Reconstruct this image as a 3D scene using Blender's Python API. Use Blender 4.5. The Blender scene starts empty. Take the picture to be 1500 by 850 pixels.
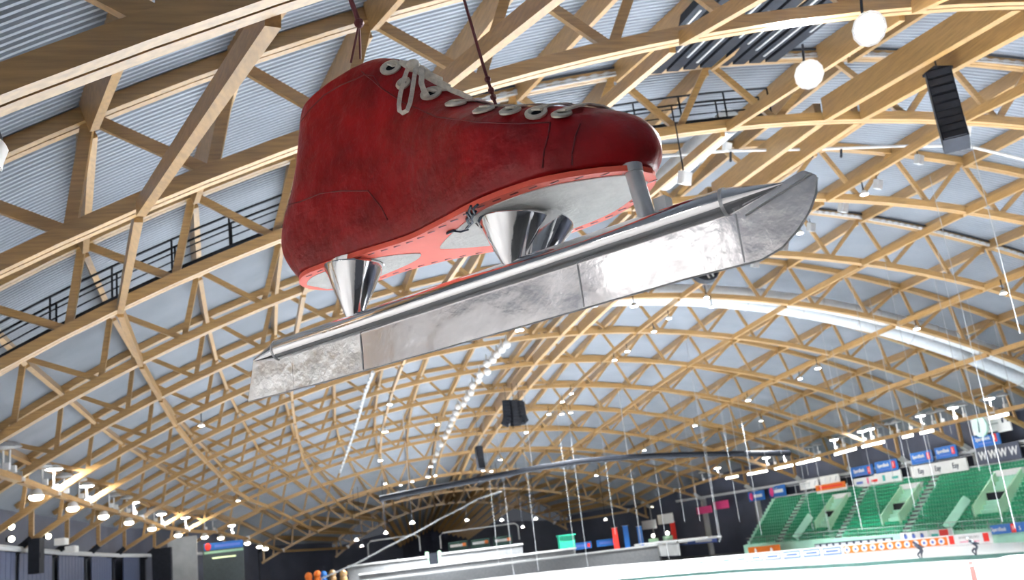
import bpy, bmesh, math, random
from mathutils import Vector, Matrix
from mathutils.bvhtree import BVHTree
random.seed(7)
sc = bpy.context.scene
COL = sc.collection
PI = math.pi

# ------------------------------------------------------------------ camera model (survey of the photograph, 1500 x 850)
FPX, PITCH, ROLL, YAW = 1418.65, 0.257291, 0.119859, -0.215523
CAM = Vector((-23.058, 0.0, 5.0))
cy_, sy_, cp_, sp_ = math.cos(YAW), math.sin(YAW), math.cos(PITCH), math.sin(PITCH)
FW = Vector((-sy_*cp_, cy_*cp_, sp_)); _r = Vector((cy_, sy_, 0)); _u = _r.cross(FW)
RT = _r*math.cos(ROLL) - _u*math.sin(ROLL); UP = _r*math.sin(ROLL) + _u*math.cos(ROLL)
def ray(px, py): return FW + RT*((px-750)/FPX) + UP*((425-py)/FPX)
def at(px, py, ax, v):
    d = ray(px, py); return CAM + d*((v-CAM[ax])/d[ax])

# ------------------------------------------------------------------ materials
def mat(name, col, rough=.6, metal=0., var=.12, scale=(1,1,1), nscale=3., bump=0., bscale=20., coat=0., spec=.5):
    m = bpy.data.materials.new(name); m.use_nodes = True
    nt = m.node_tree; b = nt.nodes['Principled BSDF']
    b.inputs['Roughness'].default_value = rough; b.inputs['Metallic'].default_value = metal
    b.inputs['Specular IOR Level'].default_value = spec
    if coat: b.inputs['Coat Weight'].default_value = coat; b.inputs['Coat Roughness'].default_value = .25
    tc = nt.nodes.new('ShaderNodeTexCoord'); mp = nt.nodes.new('ShaderNodeMapping'); mp.inputs['Scale'].default_value = scale
    nt.links.new(tc.outputs['Object'], mp.inputs['Vector'])
    n = nt.nodes.new('ShaderNodeTexNoise'); n.inputs['Scale'].default_value = nscale; n.inputs['Detail'].default_value = 4
    nt.links.new(mp.outputs['Vector'], n.inputs['Vector'])
    r = nt.nodes.new('ShaderNodeValToRGB'); e = r.color_ramp.elements
    e[0].position = .3; e[1].position = .7
    e[0].color = tuple(c*(1-var) for c in col)+(1,); e[1].color = tuple(min(1, c*(1+var)) for c in col)+(1,)
    nt.links.new(n.outputs['Fac'], r.inputs['Fac']); nt.links.new(r.outputs['Color'], b.inputs['Base Color'])
    if bump:
        n2 = nt.nodes.new('ShaderNodeTexNoise'); n2.inputs['Scale'].default_value = bscale; n2.inputs['Detail'].default_value = 5
        nt.links.new(mp.outputs['Vector'], n2.inputs['Vector'])
        bp = nt.nodes.new('ShaderNodeBump'); bp.inputs['Strength'].default_value = bump; bp.inputs['Distance'].default_value = .05
        nt.links.new(n2.outputs['Fac'], bp.inputs['Height']); nt.links.new(bp.outputs['Normal'], b.inputs['Normal'])
    return m
def emit(name, col, s):
    m = bpy.data.materials.new(name); m.use_nodes = True
    nt = m.node_tree; b = nt.nodes['Principled BSDF']
    b.inputs['Base Color'].default_value = (.9, .9, .9, 1)
    b.inputs['Emission Color'].default_value = col+(1,); b.inputs['Emission Strength'].default_value = s
    return m
M = {}
WOODC = (.30, .172, .060)
M['wood'] = mat('glulam_arch', WOODC, .36, var=.24, scale=(.5, 5, 7), nscale=2.2, spec=.95)
M['woody'] = mat('glulam_long', WOODC, .36, var=.24, scale=(5, .5, 7), nscale=2.2, spec=.95)
M['deck'] = mat('corrugated_steel', (.185, .205, .24), .5, .1, var=.1, scale=(.3, .3, .3), nscale=1.2)
M['steel'] = mat('galvanised_steel', (.55, .56, .58), .4, .6, var=.15)
M['darksteel'] = mat('dark_painted_steel', (.016, .018, .024), .7, var=.2, spec=.2)
M['white'] = mat('white_paint', (.8, .8, .8), .5, var=.04)
M['grey'] = mat('grey_paint', (.42, .43, .44), .6, var=.1)
M['duct'] = mat('duct_sheet', (.62, .66, .7), .45, .2, var=.06)
M['concrete'] = mat('concrete', (.4, .41, .41), .85, var=.15, nscale=.6)
M['darkconcrete'] = mat('dark_concrete', (.12, .12, .12), .85, var=.15)
M['floor'] = mat('dark_floor', (.10, .105, .11), .8, var=.2, nscale=.4)
M['ice'] = mat('ice', (.86, .89, .91), .35, var=.02, nscale=.08)
M['navy'] = mat('navy_wall_panel', (.05, .058, .09), .6, var=.2, nscale=.3)
M['black'] = mat('black_plastic', (.010, .012, .018), .7, var=.25, spec=.2)
M['seat'] = mat('green_seat_plastic', (.012, .30, .15), .45, var=.15, nscale=.5)
M['terrace'] = mat('green_terrace_paint', (.42, .74, .58), .7, var=.1, nscale=.5)
M['lgreen'] = mat('pale_green_paint', (.33, .56, .38), .7, var=.1, nscale=.5)
M['kerb'] = mat('dark_green_pad', (.02, .06, .05), .7, var=.2)
M['red'] = mat('red_board', (.75, .03, .02), .5, var=.05)
M['orange'] = mat('orange_board', (.70, .16, .012), .5, var=.05)
M['blue'] = mat('blue_board', (.01, .12, .42), .5, var=.08)
M['lblue'] = mat('light_blue_print', (.09, .16, .50), .5, var=.05)
M['pink'] = mat('pink_board', (.8, .07, .25), .5, var=.08)
M['mint'] = mat('mint_clock_face', (.55, .82, .72), .4, var=.03)
M['ink'] = mat('dark_ink', (.02, .03, .06), .6, var=.1)
M['inkgreen'] = mat('green_ink', (.05, .4, .35), .6, var=.1)
M['skin'] = mat('skin', (.5, .3, .22), .6, var=.05)
M['suit'] = mat('skating_suit', (.02, .025, .04), .5, var=.1)
M['suitlight'] = mat('pale_skating_top', (.5, .58, .62), .5, var=.1)
M['whitewall'] = mat('white_wall_paint', (.82, .80, .79), .7, var=.03, nscale=.3)
M['glow'] = emit('lamp_lens', (.97, .98, 1), 45)
M['glowbig'] = emit('lamp_lens_strong', (1, .98, .96), 90)
M['soft'] = emit('glint_lamp_lens', (1, .97, .94), 7.0)
M['warm'] = emit('warm_lamp_lens', (1, .9, .65), 22)
M['tube'] = emit('cream_glow', (1, .95, .82), 9)
# skate
M['boot'] = mat('red_boot_vinyl', (.24, .002, .004), .45, var=.3, scale=(1, 1, 1), nscale=2.6, bump=.7, bscale=5.0, coat=.10, spec=.25)
M['sole'] = mat('orange_red_sole', (.80, .105, .06), .6, var=.06, nscale=3)
M['patch'] = mat('white_sole_patch', (.90, .90, .88), .7, var=.06, nscale=6, bump=.3, bscale=18)
M['seam'] = mat('boot_seam', (.13, .006, .008), .6, var=.1)
M['eyelet'] = mat('eyelet_metal', (.62, .58, .5), .42, .5, var=.15, nscale=12)
M['lace'] = mat('cream_lace', (.72, .66, .56), .8, var=.18, nscale=14, bump=.3, bscale=40)
M['chrome'] = mat('chrome', (.82, .82, .83), .09, 1., var=.05, bump=.05, bscale=5)
M['blade'] = mat('brushed_blade_sheet', (.90, .88, .89), .20, .95, var=.1, nscale=2.5, bump=.16, bscale=3.2)
M['bladecrumple'] = mat('crumpled_blade_foil', (.92, .92, .92), .3, .8, var=.08, nscale=4, bump=.75, bscale=5.5)
M['dim'] = mat('dim_grey_tube', (.16, .165, .17), .8, var=.1, spec=.2)
M['wire'] = mat('black_wire', (.02, .02, .025), .5, var=.1)
M['redwire'] = mat('dark_red_sling', (.10, .012, .015), .6, var=.1)
M['palewire'] = mat('pale_wire', (.36, .37, .38), .8, .0, var=.05, spec=.1)

# ------------------------------------------------------------------ mesh helpers
class MB:
    def __init__(s): s.v = []; s.f = []
    def add(s, vs, fs):
        o = len(s.v); s.v += [Vector(v) for v in vs]; s.f += [tuple(i+o for i in f) for f in fs]; return s
    def box(s, c, d, R=None):
        c = Vector(c); hx, hy, hz = d[0]/2, d[1]/2, d[2]/2
        vs = [Vector((x, y, z)) for x in (-hx, hx) for y in (-hy, hy) for z in (-hz, hz)]
        if R: vs = [R @ v for v in vs]
        return s.add([c+v for v in vs], [(0,1,3,2),(4,6,7,5),(0,4,5,1),(2,3,7,6),(0,2,6,4),(1,5,7,3)])
    def beam(s, p, q, w, h, up=(0,0,1)):
        p, q, up = Vector(p), Vector(q), Vector(up); d = (q-p).normalized()
        sd = d.cross(up).normalized(); u = sd.cross(d)
        vs = [a+sd*x*w/2+u*y*h/2 for a in (p, q) for x, y in ((-1,-1),(1,-1),(1,1),(-1,1))]
        return s.add(vs, [(3,2,1,0),(4,5,6,7),(0,1,5,4),(1,2,6,5),(2,3,7,6),(3,0,4,7)])
    def sweep(s, rings, cap=True, closed=False):
        n = len(rings[0]); vs = [v for r in rings for v in r]; fs = []
        K = len(rings)
        for i in range(K if closed else K-1):
            a, b = i*n, ((i+1) % K)*n
            for j in range(n):
                k = (j+1) % n; fs.append((a+j, a+k, b+k, b+j))
        if cap and not closed: fs += [tuple(range(n-1, -1, -1)), tuple((K-1)*n+j for j in range(n))]
        return s.add(vs, fs)
    def tube(s, pts, r, n=8, closed=False):
        pts = [Vector(p) for p in pts]; K = len(pts); rings = []
        for i, p in enumerate(pts):
            a = pts[i-1] if (i > 0 or closed) else p; b = pts[(i+1) % K] if (i < K-1 or closed) else p
            d = (b-a).normalized(); h = Vector((0,0,1)) if abs(d.z) < .95 else Vector((1,0,0))
            x = d.cross(h).normalized(); y = x.cross(d); rr = r[i] if isinstance(r, (list, tuple)) else r
            rings.append([p+(x*math.cos(t)+y*math.sin(t))*rr for t in (2*PI*k/n for k in range(n))])
        return s.sweep(rings, True, closed)
    def lathe(s, c, axis, prof, n=20):        # prof: (distance along axis, radius)
        c, d = Vector(c), Vector(axis).normalized(); h = Vector((0,0,1)) if abs(d.z) < .95 else Vector((1,0,0))
        x = d.cross(h).normalized(); y = x.cross(d)
        return s.sweep([[c+d*a+(x*math.cos(t)+y*math.sin(t))*r for t in (2*PI*k/n for k in range(n))] for a, r in prof])
    def sphere(s, c, r, n=10, m=6):
        rr = r if isinstance(r, (tuple, list)) else (r, r, r); c = Vector(c); rings = []
        for i in range(m+1):
            a = -PI/2+PI*i/m; a = max(-PI/2+.02, min(PI/2-.02, a))
            rings.append([c+Vector((rr[0]*math.cos(a)*math.cos(t), rr[1]*math.cos(a)*math.sin(t), rr[2]*math.sin(a))) for t in (2*PI*k/n for k in range(n))])
        return s.sweep(rings)
    def ribbon(s, pts, side, w, th=.012):     # flat strap: pts with side vectors
        rings = []
        for i, p in enumerate(pts):
            p = Vector(p); sd = Vector(side[i] if isinstance(side, list) else side).normalized()
            a = Vector(pts[max(0, i-1)]); b = Vector(pts[min(len(pts)-1, i+1)]); n = (b-a).cross(sd).normalized()
            rings.append([p-sd*w/2-n*th/2, p+sd*w/2-n*th/2, p+sd*w/2+n*th/2, p-sd*w/2+n*th/2])
        return s.sweep(rings)
def build(name, mb, m, parent=None, smooth=False, label=None):
    me = bpy.data.meshes.new(name); me.from_pydata([tuple(v) for v in mb.v], [], mb.f)
    bm = bmesh.new(); bm.from_mesh(me); bmesh.ops.recalc_face_normals(bm, faces=bm.faces); bm.to_mesh(me); bm.free()
    me.materials.append(M[m] if isinstance(m, str) else m)
    if smooth: me.shade_smooth(); me.set_sharp_from_angle(angle=.75)
    o = bpy.data.objects.new(name, me); COL.objects.link(o)
    if parent is not None:
        o.parent = parent
        if not parent.get('_local'): o.matrix_parent_inverse = WINV[parent.name]
    if label: o['label'] = label
    return o
WINV = {}
def tag(o, label, cat, group=None, kind=None):
    o['label'] = label; o['category'] = cat
    if group: o['group'] = group
    if kind: o['kind'] = kind
    return o
def thing(name, label, cat, loc, group=None):
    o = bpy.data.objects.new(name, None); COL.objects.link(o); o.empty_display_size = .3
    o.location = Vector(loc); WINV[o.name] = Matrix.Translation(-Vector(loc))
    return tag(o, label, cat, group)
def part(name, mb, m, parent, smooth=False, label=None):
    o = build(name, mb, m, None, smooth, label); o.parent = parent
    r = parent
    while r.parent: r = r.parent
    if parent is r: o.matrix_parent_inverse = WINV[r.name]
    WINV.setdefault(o.name, Matrix.Identity(4))
    return o
def single(name, mb, m, label, cat, group=None, smooth=False):
    return tag(build(name, mb, m, None, smooth), label, cat, group)
def struct(name, mb, m, label=None, cat=None, smooth=False):
    o = build(name, mb, m, None, smooth); o['kind'] = 'structure'
    if label: o['label'] = label; o['category'] = cat
    return o
ORD = 'first second third fourth fifth sixth seventh eighth ninth tenth eleventh twelfth thirteenth fourteenth fifteenth sixteenth seventeenth eighteenth nineteenth twentieth'.split()
def nth(i):
    t = 'twentieth thirtieth fortieth fiftieth'.split(); q = 'twenty thirty forty fifty'.split()
    if i < 20: return ORD[i]
    k = i+1
    return t[k//10-2] if k % 10 == 0 else q[k//10-2]+'-'+ORD[k % 10-1]

# ------------------------------------------------------------------ the hull of the hall
Y0, DY, NT = 10.918, 12.0, 15
SW = [.70, .811, .892, .932, .961, .985, .998, 1.003, 1.0, .994, .965, .913, .83, .72, .46]
ZA = [16.05, 19.19, 20.97, 21.90, 22.52, 22.79, 22.73, 22.49, 21.97, 21.15, 20.15, 19.0, 17.0, 15.0, 13.7]
DZ = [2.70, 2.83, 2.98, 3.12, 3.40, 3.42, 3.42, 3.4, 3.4, 3.4, 3.3, 3.2, 3.0, 2.8, 2.5]
def lerp_tab(T, i):
    if i <= 0: return T[0]+(T[1]-T[0])*i*1.1
    if i >= len(T)-1: return T[-1]+(T[-1]-T[-2])*(i-len(T)+1)
    k = int(i); return T[k]+(T[k+1]-T[k])*(i-k)
def hullw(y): return lerp_tab(SW, (y-Y0)/DY)
def RR(i): return 80.37+3.036*(i-5) if i <= 11 else 98.6+(i-11)*(-4.0) if i <= 12 else 94.6-(i-12)*24 if i <= 13 else 70.6-(i-13)*36
def zlow(y, x):
    i = (y-Y0)/DY; R = max(RR(i), abs(x)+5); return lerp_tab(ZA, i)-(R-math.sqrt(R*R-x*x))
def zup(y, x): return zlow(y, x)+lerp_tab(DZ, (y-Y0)/DY)      # underside of the upper chord
CB, CH = .44, .38                                               # chord breadth and depth
def normal2(i, x): R = RR(i); return Vector((x/R, 0, math.sqrt(1-(x/R)**2)))
UN = [6.15, 10.8, 15.4, 20.15, 24.9, 29.0, 33.1, 37.0, 41.0]
UN = [-a for a in reversed(UN)]+[-.85, .85]+UN
LN = [3.5, 8.5, 13.1, 17.8, 22.5, 27.0, 31.0, 35.0, 39.0, 43.2]
LN = [-a for a in reversed(LN)]+LN
def chord(mb, i, off, xe, n=44):
    y = Y0+DY*i
    for dy in (-CB/4-.012, CB/4+.012):
        rings = []
        for k in range(n+1):
            x = -xe+2*xe*k/n; nn = normal2(i, x); b = Vector((x, y+dy, (zlow if off == 0 else zup)(y, x)))
            w = CB/4-.012
            rings.append([b+Vector((0,-w,0)), b+Vector((0,w,0)), b+Vector((0,w,0))+nn*CH, b+Vector((0,-w,0))+nn*CH])
        mb.sweep(rings)
for i in range(NT):
    y = Y0+DY*i; s = SW[i]
    nm = ['nearest', 'second nearest']+[nth(k)+' nearest' for k in range(2, NT)]
    t = thing('roof_truss', 'arched timber roof truss spanning the hall, %s of the fifteen' % nm[i], 'roof truss', (0, y, 0), 'arched timber roof trusses')
    m = MB(); chord(m, i, 0, 45.6*s); part('lower_chord', m, 'wood', t)
    m = MB(); chord(m, i, 1, 46.2*s); part('upper_chord', m, 'wood', t)
    wd = (.32, .29, .27, .25)[min(i, 3)]; wt = .17
    for a in range(len(LN)-1):
        # upper node between each pair of lower nodes
        ua = [u for u in UN if LN[a] < u < LN[a+1]]
        u = sum(ua)/len(ua)*s
        R = RR(i); dz = lerp_tab(DZ, i)
        xu = u+dz*u/R; U = Vector((xu, y, zup(y, xu)+CH*.4))
        for b in (a, a+1):
            xl = LN[b]*s; Lp = Vector((xl, y, zlow(y, xl)+CH*.6))
            m = MB(); m.beam(Lp, U, wd, wt, (0, 1, 0))
            part('web_member', m, 'wood', t)
    for sgn in (-1, 1):                        # post from the chord foot to the upper chord
        xf = sgn*45.2*s
        m = MB(); m.beam((xf, y, zlow(y, xf)+.3), (xf, y, zup(y, xf)+.3), .34, .30, (0, 1, 0)); part('end_post', m, 'wood', t)
        m = MB(); m.box((sgn*41*s, y, zlow(y, 41*s)+.2), (.5, .7, .5)); part('connector_plate', m, 'steel', t)

# lengthwise members under the lower chords
LONG = [(-41., .40, .34, 'left lamp beam carrying the floodlight masts', 'lamp beam'), (-33.1, .21, .40, 'outermost left lengthwise brace beam above the hall', 'brace beam'),
        (-24.9, .21, .40, 'left lengthwise brace beam, second from the outside', 'brace beam'), (-15.4, .21, .40, 'left lengthwise brace beam, third from the outside', 'brace beam'),
        (-6.15, .21, .40, 'lengthwise brace beam just left of the ridge pair', 'brace beam'), (6.15, .21, .40, 'lengthwise brace beam just right of the ridge pair', 'brace beam'),
        (15.4, .21, .40, 'right lengthwise brace beam, third from the outside', 'brace beam'), (24.9, .21, .40, 'right lengthwise brace beam, second from the outside', 'brace beam'),
        (33.1, .21, .40, 'outermost right lengthwise brace beam above the stand', 'brace beam'), (41., .42, .36, 'right lamp beam in front of the advertising wall', 'lamp beam')]
for xs, w, h, lab, cat in LONG:
    pts = []
    for i in range(NT):
        y = Y0+DY*i; x = xs*SW[i]; pts.append(Vector((x, y, zlow(y, x)-.02-h*.0+.05)))
    t = thing('lengthwise_beam', lab, cat, pts[0])
    for i in range(NT-1):
        m = MB(); d = (pts[i+1]-pts[i]).normalized(); m.beam(pts[i]+d*.30, pts[i+1]-d*.30, w, h); part('beam_segment', m, 'woody', t)
for sg, lab in ((-1, 'deep ridge beam on the left of the pair along the crown'), (1, 'deep ridge beam on the right of the pair along the crown')):
    pts = [Vector((sg*.88, Y0+DY*i, ZA[i]+.5)) for i in range(NT)]
    t = thing('ridge_beam', lab, 'ridge beam', pts[0], 'paired ridge beams')
    for i in range(NT-1):
        m = MB(); d = (pts[i+1]-pts[i]).normalized(); m.beam(pts[i]+d*.32, pts[i+1]-d*.32, .34, 1.0); part('beam_segment', m, 'woody', t)
# purlins under the deck
side = {-1: 'left of the ridge', 1: 'right of the ridge'}
for i in range(NT-1):
    for k, u in enumerate(UN):
        a, b = [], []
        P = []
        for j in (i, i+1):
            x = u*SW[j]; R = RR(j); xu = x+DZ[j]*x/R; nn = normal2(j, xu)
            P.append(Vector((xu, Y0+DY*j, zup(Y0+DY*j, xu)))+nn*(CH-.30))
        nn = (normal2(i, u*SW[i])).normalized(); d = (P[1]-P[0]).normalized()
        m = MB(); m.beam(P[0]+d*.32, P[1]-d*.32, .22, .72, nn)
        kk = (abs(k-9.5)+.5)
        single('roof_purlin', m, 'woody', 'roof purlin in the %s bay from the camera, %s to the %s of the ridge' % (nth(i), nth(int(kk)-1), 'left' if u < 0 else 'right'), 'purlin', 'roof purlins of the %s bay' % nth(i))
# corrugated deck
mb = MB(); NX = 52; ys = []; y = -15.0; k = 0
PIT = .32
while y < 179.6:
    ys += [(y, 0), (y+PIT*.38, 0), (y+PIT*.5, .075), (y+PIT*.88, .075)]; y += PIT
vs = []
for (yy, dz) in ys:
    s = hullw(yy); i = (yy-Y0)/DY
    for a in range(NX+1):
        x = (-47.2+94.4*a/NX)*s; vs.append(Vector((x, yy, zup(yy, x)+CH/math.sqrt(max(.2, 1-(x/RR(i))**2))+.06+dz)))
n1 = NX+1
mb.add(vs, [(r*n1+a, r*n1+a+1, (r+1)*n1+a+1, (r+1)*n1+a) for r in range(len(ys)-1) for a in range(NX)])
struct('ceiling', mb, 'deck', 'corrugated grey steel roof deck above the trusses', 'ceiling')
# far hipped end: fan of rafters from the last truss down to the end wall
HUB = Vector((-3.2, 188.5, 10.0)); yl = Y0+DY*(NT-1)
deckfan = MB(); pv = []
for a in range(-8, 9):
    x = a*1.75; top = Vector((x, yl, zup(yl, x)+.35)); low = HUB+Vector((a*.75, -abs(a)*.75, -abs(a)*.32))
    pv.append((top+Vector((0, 0, .75)), low+Vector((0, .3, .75))))
    m = MB(); m.beam(top, low, .24, .8)
    lab = ('fan rafter of the far end running straight down from the crown' if a == 0 else 'fan rafter of the far end, %s to the %s of the middle one' % (nth(abs(a)-1), 'left' if a < 0 else 'right'))
    single('fan_rafter', m, 'woody', lab, 'rafter', 'fan rafters of the far end')
deckfan.add([v for p in pv for v in p], [(2*q, 2*q+2, 2*q+3, 2*q+1) for q in range(len(pv)-1)])
struct('ceiling_far', deckfan, 'deck', 'steel deck over the fan rafters of the far end', 'ceiling')
# walls following the hull plan
def wallside(sg, x0, ya, yb, name, m, lab):
    mb = MB(); n = int((yb-ya)/5); pts = [Vector((sg*x0*hullw(y), y, 0)) for y in [ya+(yb-ya)*k/n for k in range(n+1)]]
    vs = []
    for p in pts: vs += [p, p+Vector((0, 0, zup(p.y, p.x)+1.0))]
    mb.add(vs, [(2*q, 2*q+1, 2*q+3, 2*q+2) for q in range(len(pts)-1)])
    return struct(name, mb, m, lab, 'wall')
wallside(-1, 47, 44, 179, 'wall_left', 'navy', 'dark wall along the left side of the hall')
wallside(-1, 47, -15, 44, 'wall_left_near', 'whitewall', 'near left wall, out of view, made white for the blade to mirror')  # unseen near part, made white so the blade mirrors a bright surface
wallside(1, 47, -15, 179, 'wall_right', 'navy', 'dark wall behind the green stand')
mb = MB(); xl = 47*hullw(179); P = [(-xl, 179, 0), (-9, 183, 0), (-3.2, 189, 0), (3, 183, 0), (xl, 179, 0)]
vs = []
for p in P: vs += [p, (p[0], p[1], 10.4 if abs(p[0]) < 15 else 8.5)]
mb.add(vs, [(2*q, 2*q+1, 2*q+3, 2*q+2) for q in range(4)]); struct('wall_far', mb, 'navy', 'dark end wall below the fan rafters', 'wall')
mb = MB(); mb.add([(-60, -16, -.06), (60, -16, -.06), (60, 195, -.06), (-60, 195, -.06)], [(0,1,2,3)]); struct('floor', mb, 'floor', 'dark floor around the rink', 'floor')
BOARD = [(45.5, 74), (43.0, 79.5), (41.0, 83.4), (37.9, 88.8), (34.3, 94.8), (29.8, 100.8), (26.7, 105.3), (23.4, 110.4), (19.2, 117), (16.6, 123), (14.0, 129.5), (8.0, 137), (0, 141.5), (-10, 143), (-22, 139), (-31, 128), (-35, 110)]
ice = [(x, y, 0) for x, y in BOARD]+[(-37, 50, 0), (-33, 30, 0), (-25, 17, 0), (30, 17, 0), (44, 44, 0)]
mb = MB(); mb.add(ice, [tuple(range(len(ice)))]); struct('floor_ice', mb, 'ice', 'white ice of the skating oval', 'ice')
# ledges where the chords land
for sg, nm, lab in ((-1, 'trim_1', 'pale ledge along the left wall under the truss feet'), (1, 'trim_2', 'pale ledge along the right wall under the truss feet')):
    mb = MB(); pts = [Vector((sg*45.9*hullw(y), y, 9.15)) for y in [8+8*k for k in range(20)]]
    mb.tube(pts, .22, 6); struct(nm, mb, 'grey', lab, 'ledge')
for sg, sd in ((-1, 'left'), (1, 'right')):
    for i in range(3, NT-1):
        x = sg*46.75*SW[i]; y = Y0+DY*i
        m = MB(); m.box((x, y, 4.6), (.8, .8, 9.2)); m.beam((x-sg*.3, y, 8.9), (x-sg*1.6, y, 9.9), .5, .5, (0, 1, 0))
        o = single('wall_pillar', m, 'concrete' if sg > 0 else 'darksteel', '%s pillar on the %s wall under the foot of the %s nearest truss' % ('grey concrete' if sg > 0 else 'dark steel', sd, nth(i)), 'pillar', 'pillars of the %s wall' % sd)
        o['kind'] = 'structure'

# ------------------------------------------------------------------ services in the roof
def along(ip, x0, x1, off, n=40, dy=-.55, up=True):
    y = Y0+DY*ip; return [Vector((x, y+dy, (zup if up else zlow)(y, x)+off)) for x in [x0+(x1-x0)*k/n for k in range(n+1)]]
for i, x0, x1, lab in ((2, -20, 30, 'silver cable tray along the upper chord of the third nearest truss'), (4, -6, 36, 'silver cable tray along the upper chord of the fifth nearest truss')):
    t = thing('cable_tray', lab, 'cable tray', (0, Y0+DY*i, 0))
    m = MB(); m.tube(along(i, x0, x1, -.12), .05, 6); part('tray_rail', m, 'steel', t)
    m = MB(); m.tube(along(i, x0, x1, .0, 360), [.03 if (q//2) % 2 else .075 for q in range(361)], 6); part('tray_ladder', m, 'steel', t)
    m = MB(); m.tube(along(i, x0, x1, .22), .05, 6); part('cable_bundle', m, 'black', t)
for k, (dy, dz) in enumerate(((1.6, 1.0), (5.0, 1.35))):
    y = Y0+DY*5+dy
    pts = [Vector((x, y, zlow(y, x)+dz)) for x in [-4+46*q/46 for q in range(47)]]
    t = thing('ventilation_duct', 'thick pale %s curving down to the right behind the sixth nearest truss' % ('ventilation duct, nearer one,' if k == 0 else 'ventilation duct, farther one,'), 'duct', pts[0], 'curved ventilation ducts')
    m = MB(); m.tube(pts, .62, 16); part('duct_body', m, 'duct', t, True)
    m = MB()
    for q in range(3, 46, 5):
        d = (pts[q+1]-pts[q]).normalized(); m.lathe(pts[q]-d*.06, d, [(0, .6), (0, .68), (.12, .68), (.12, .6)], 16)
    part('duct_collar', m, 'steel', t)
# catwalk on the left half of the third nearest truss
i = 2; y = Y0+DY*i
t = thing('catwalk', 'dark railed catwalk on the lower chord of the third nearest truss', 'catwalk', (-20, y+.8, 0))
def cw(x0, x1, off, n, dy): return [Vector((x, y+dy, zlow(y, x)+off)) for x in [x0+(x1-x0)*k/n for k in range(n+1)]]
m = MB()
A_ = cw(-34, -3, .8, 30, .45); B_ = cw(-34, -3, .8, 30, 1.3)
m.sweep([[a, b, b-Vector((0,0,.14)), a-Vector((0,0,.14))] for a, b in zip(A_, B_)]); part('walkway', m, 'darksteel', t)
for dy in (.45, 1.3):
    m = MB(); m.tube(cw(-34, -3, 1.95, 30, dy), .045, 6); m.tube(cw(-34, -3, 1.4, 30, dy), .03, 5); h = part('handrail', m, 'darksteel', t)
m = MB()
for dy in (.45, 1.3):
    for a, b in zip(cw(-34, -3, .8, 15, dy), cw(-34, -3, 1.95, 15, dy)): m = MB(); m.tube([a, b], .04, 5); part('rail_post', m, 'darksteel', t)
# black pipe
pts = [at(px, py, 1, 108) for px, py in ((556, 731), (600, 722), (700, 703), (780, 687), (850, 676), (920, 670), (1000, 666.5), (1080, 665), (1157, 664))]
t = thing('hung_black_track', 'long black curtain track hanging across the middle of the hall', 'track', pts[0])
m = MB(); m.tube(pts, .33, 8); part('track_tube', m, 'black', t)
for q in (1, 3, 5, 7):
    m = MB(); m.tube([pts[q], Vector((pts[q].x, 108, zlow(108, pts[q].x)))], .035, 5); part('hanger_rod', m, 'steel', t)
pts = [at(px, py, 1, 132) for px, py in ((470, 848), (524, 825), (570, 800), (616, 777), (645, 760), (675, 745), (700, 731), (735, 720))]
m = MB(); m.tube(pts, .10, 8); single('grey_hose', m, 'dim', 'grey sagging hose rising to the right in front of the far fan of rafters', 'hose')
t = thing('stowed_grating', 'dark stowed grating with white streaks left of the ridge behind the dazzling lamps', 'grating', (-6, 30, 23))
for k in range(9):
    xx = -9.5+.75*k; a = Vector((xx, 25.5, zup(25.5, xx)-.2)); b = Vector((xx+.3, 34.2, zup(34.2, xx)-.1)); m = MB(); m.beam(a, b, .5, .3); bt = part('dark_batten', m, 'black', t)
    m = MB()
    m.beam(a.lerp(b, .2+.1*(k % 3))-Vector((0, 0, .17)), a.lerp(b, .6+.1*(k % 4))-Vector((0, 0, .17)), .08, .04)
    part('white_streak', m, 'grey', bt)
pts = [Vector((x, y, zlow(y, x)+1.1)) for x, y in ((-4.2, 37), (-4.2, 41), (-4.2, 45.5))]
t = thing('ventilation_duct', 'short straight pale duct left of the ridge above the lighting bar', 'duct', pts[0])
m = MB(); m.tube(pts, .6, 18); part('duct_body', m, 'duct', t, True); m = MB(); m.lathe(pts[1], (0, 1, 0), [(0, .6), (0, .66), (.12, .66), (.12, .6)], 18); part('duct_collar', m, 'steel', t)
# white lighting bar
pts = [at(px, py, 1, 40) for px, py in ((960, 230), (1065, 221), (1120, 220), (1210, 218), (1320, 214), (1418, 214), (1502, 234))]
t = thing('lighting_bar', 'thin white lighting bar hanging below the roof near the tip of the blade', 'lighting bar', pts[0])
m = MB(); m.tube(pts, .075, 8); part('bar_tube', m, 'white', t)
for px, py, p2 in ((1190, 219, 196), (1232, 218, 178), (1070, 221, 190)):
    a = at(px, py, 1, 40); m = MB(); m.tube([a, Vector((a.x-.1, 40, zlow(40, a.x)+.1))], .06, 6); part('hanger_rod', m, 'darksteel', t)

# line-array loudspeakers
def array(label, top, n, w, hh, dpt, yaw, curve, rod, group):
    t = thing('line_array_speaker', label, 'loudspeaker', top, group)
    p = Vector(top); a = 0.
    for k in range(n):
        R = Matrix.Rotation(yaw, 3, 'Z') @ Matrix.Rotation(a, 3, 'X')
        c = p+R @ Vector((0, 0, -hh/2))
        m = MB(); m.box(c, (w, dpt, hh*.94), R); cb = part('speaker_cabinet', m, 'black', t)
        m = MB(); m.box(c+R @ Vector((0, -dpt/2-.02, 0)), (w*.86, .05, hh*.7), R); part('grille', m, 'darksteel', cb)
        p = p+R @ Vector((0, 0, -hh)); a += curve*(.2 if k < n*.4 else 1.5)
    m = MB(); m.box(Vector(top)+Vector((0, 0, .06)), (w*.9, dpt*.9, .1)); part('fly_frame', m, 'darksteel', t)
    m = MB(); m.tube([Vector(top)+Vector((0, 0, .1)), rod], .03, 5); part('hanger_rod', m, 'wire', t)
    return t
yk = 28.6
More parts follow.
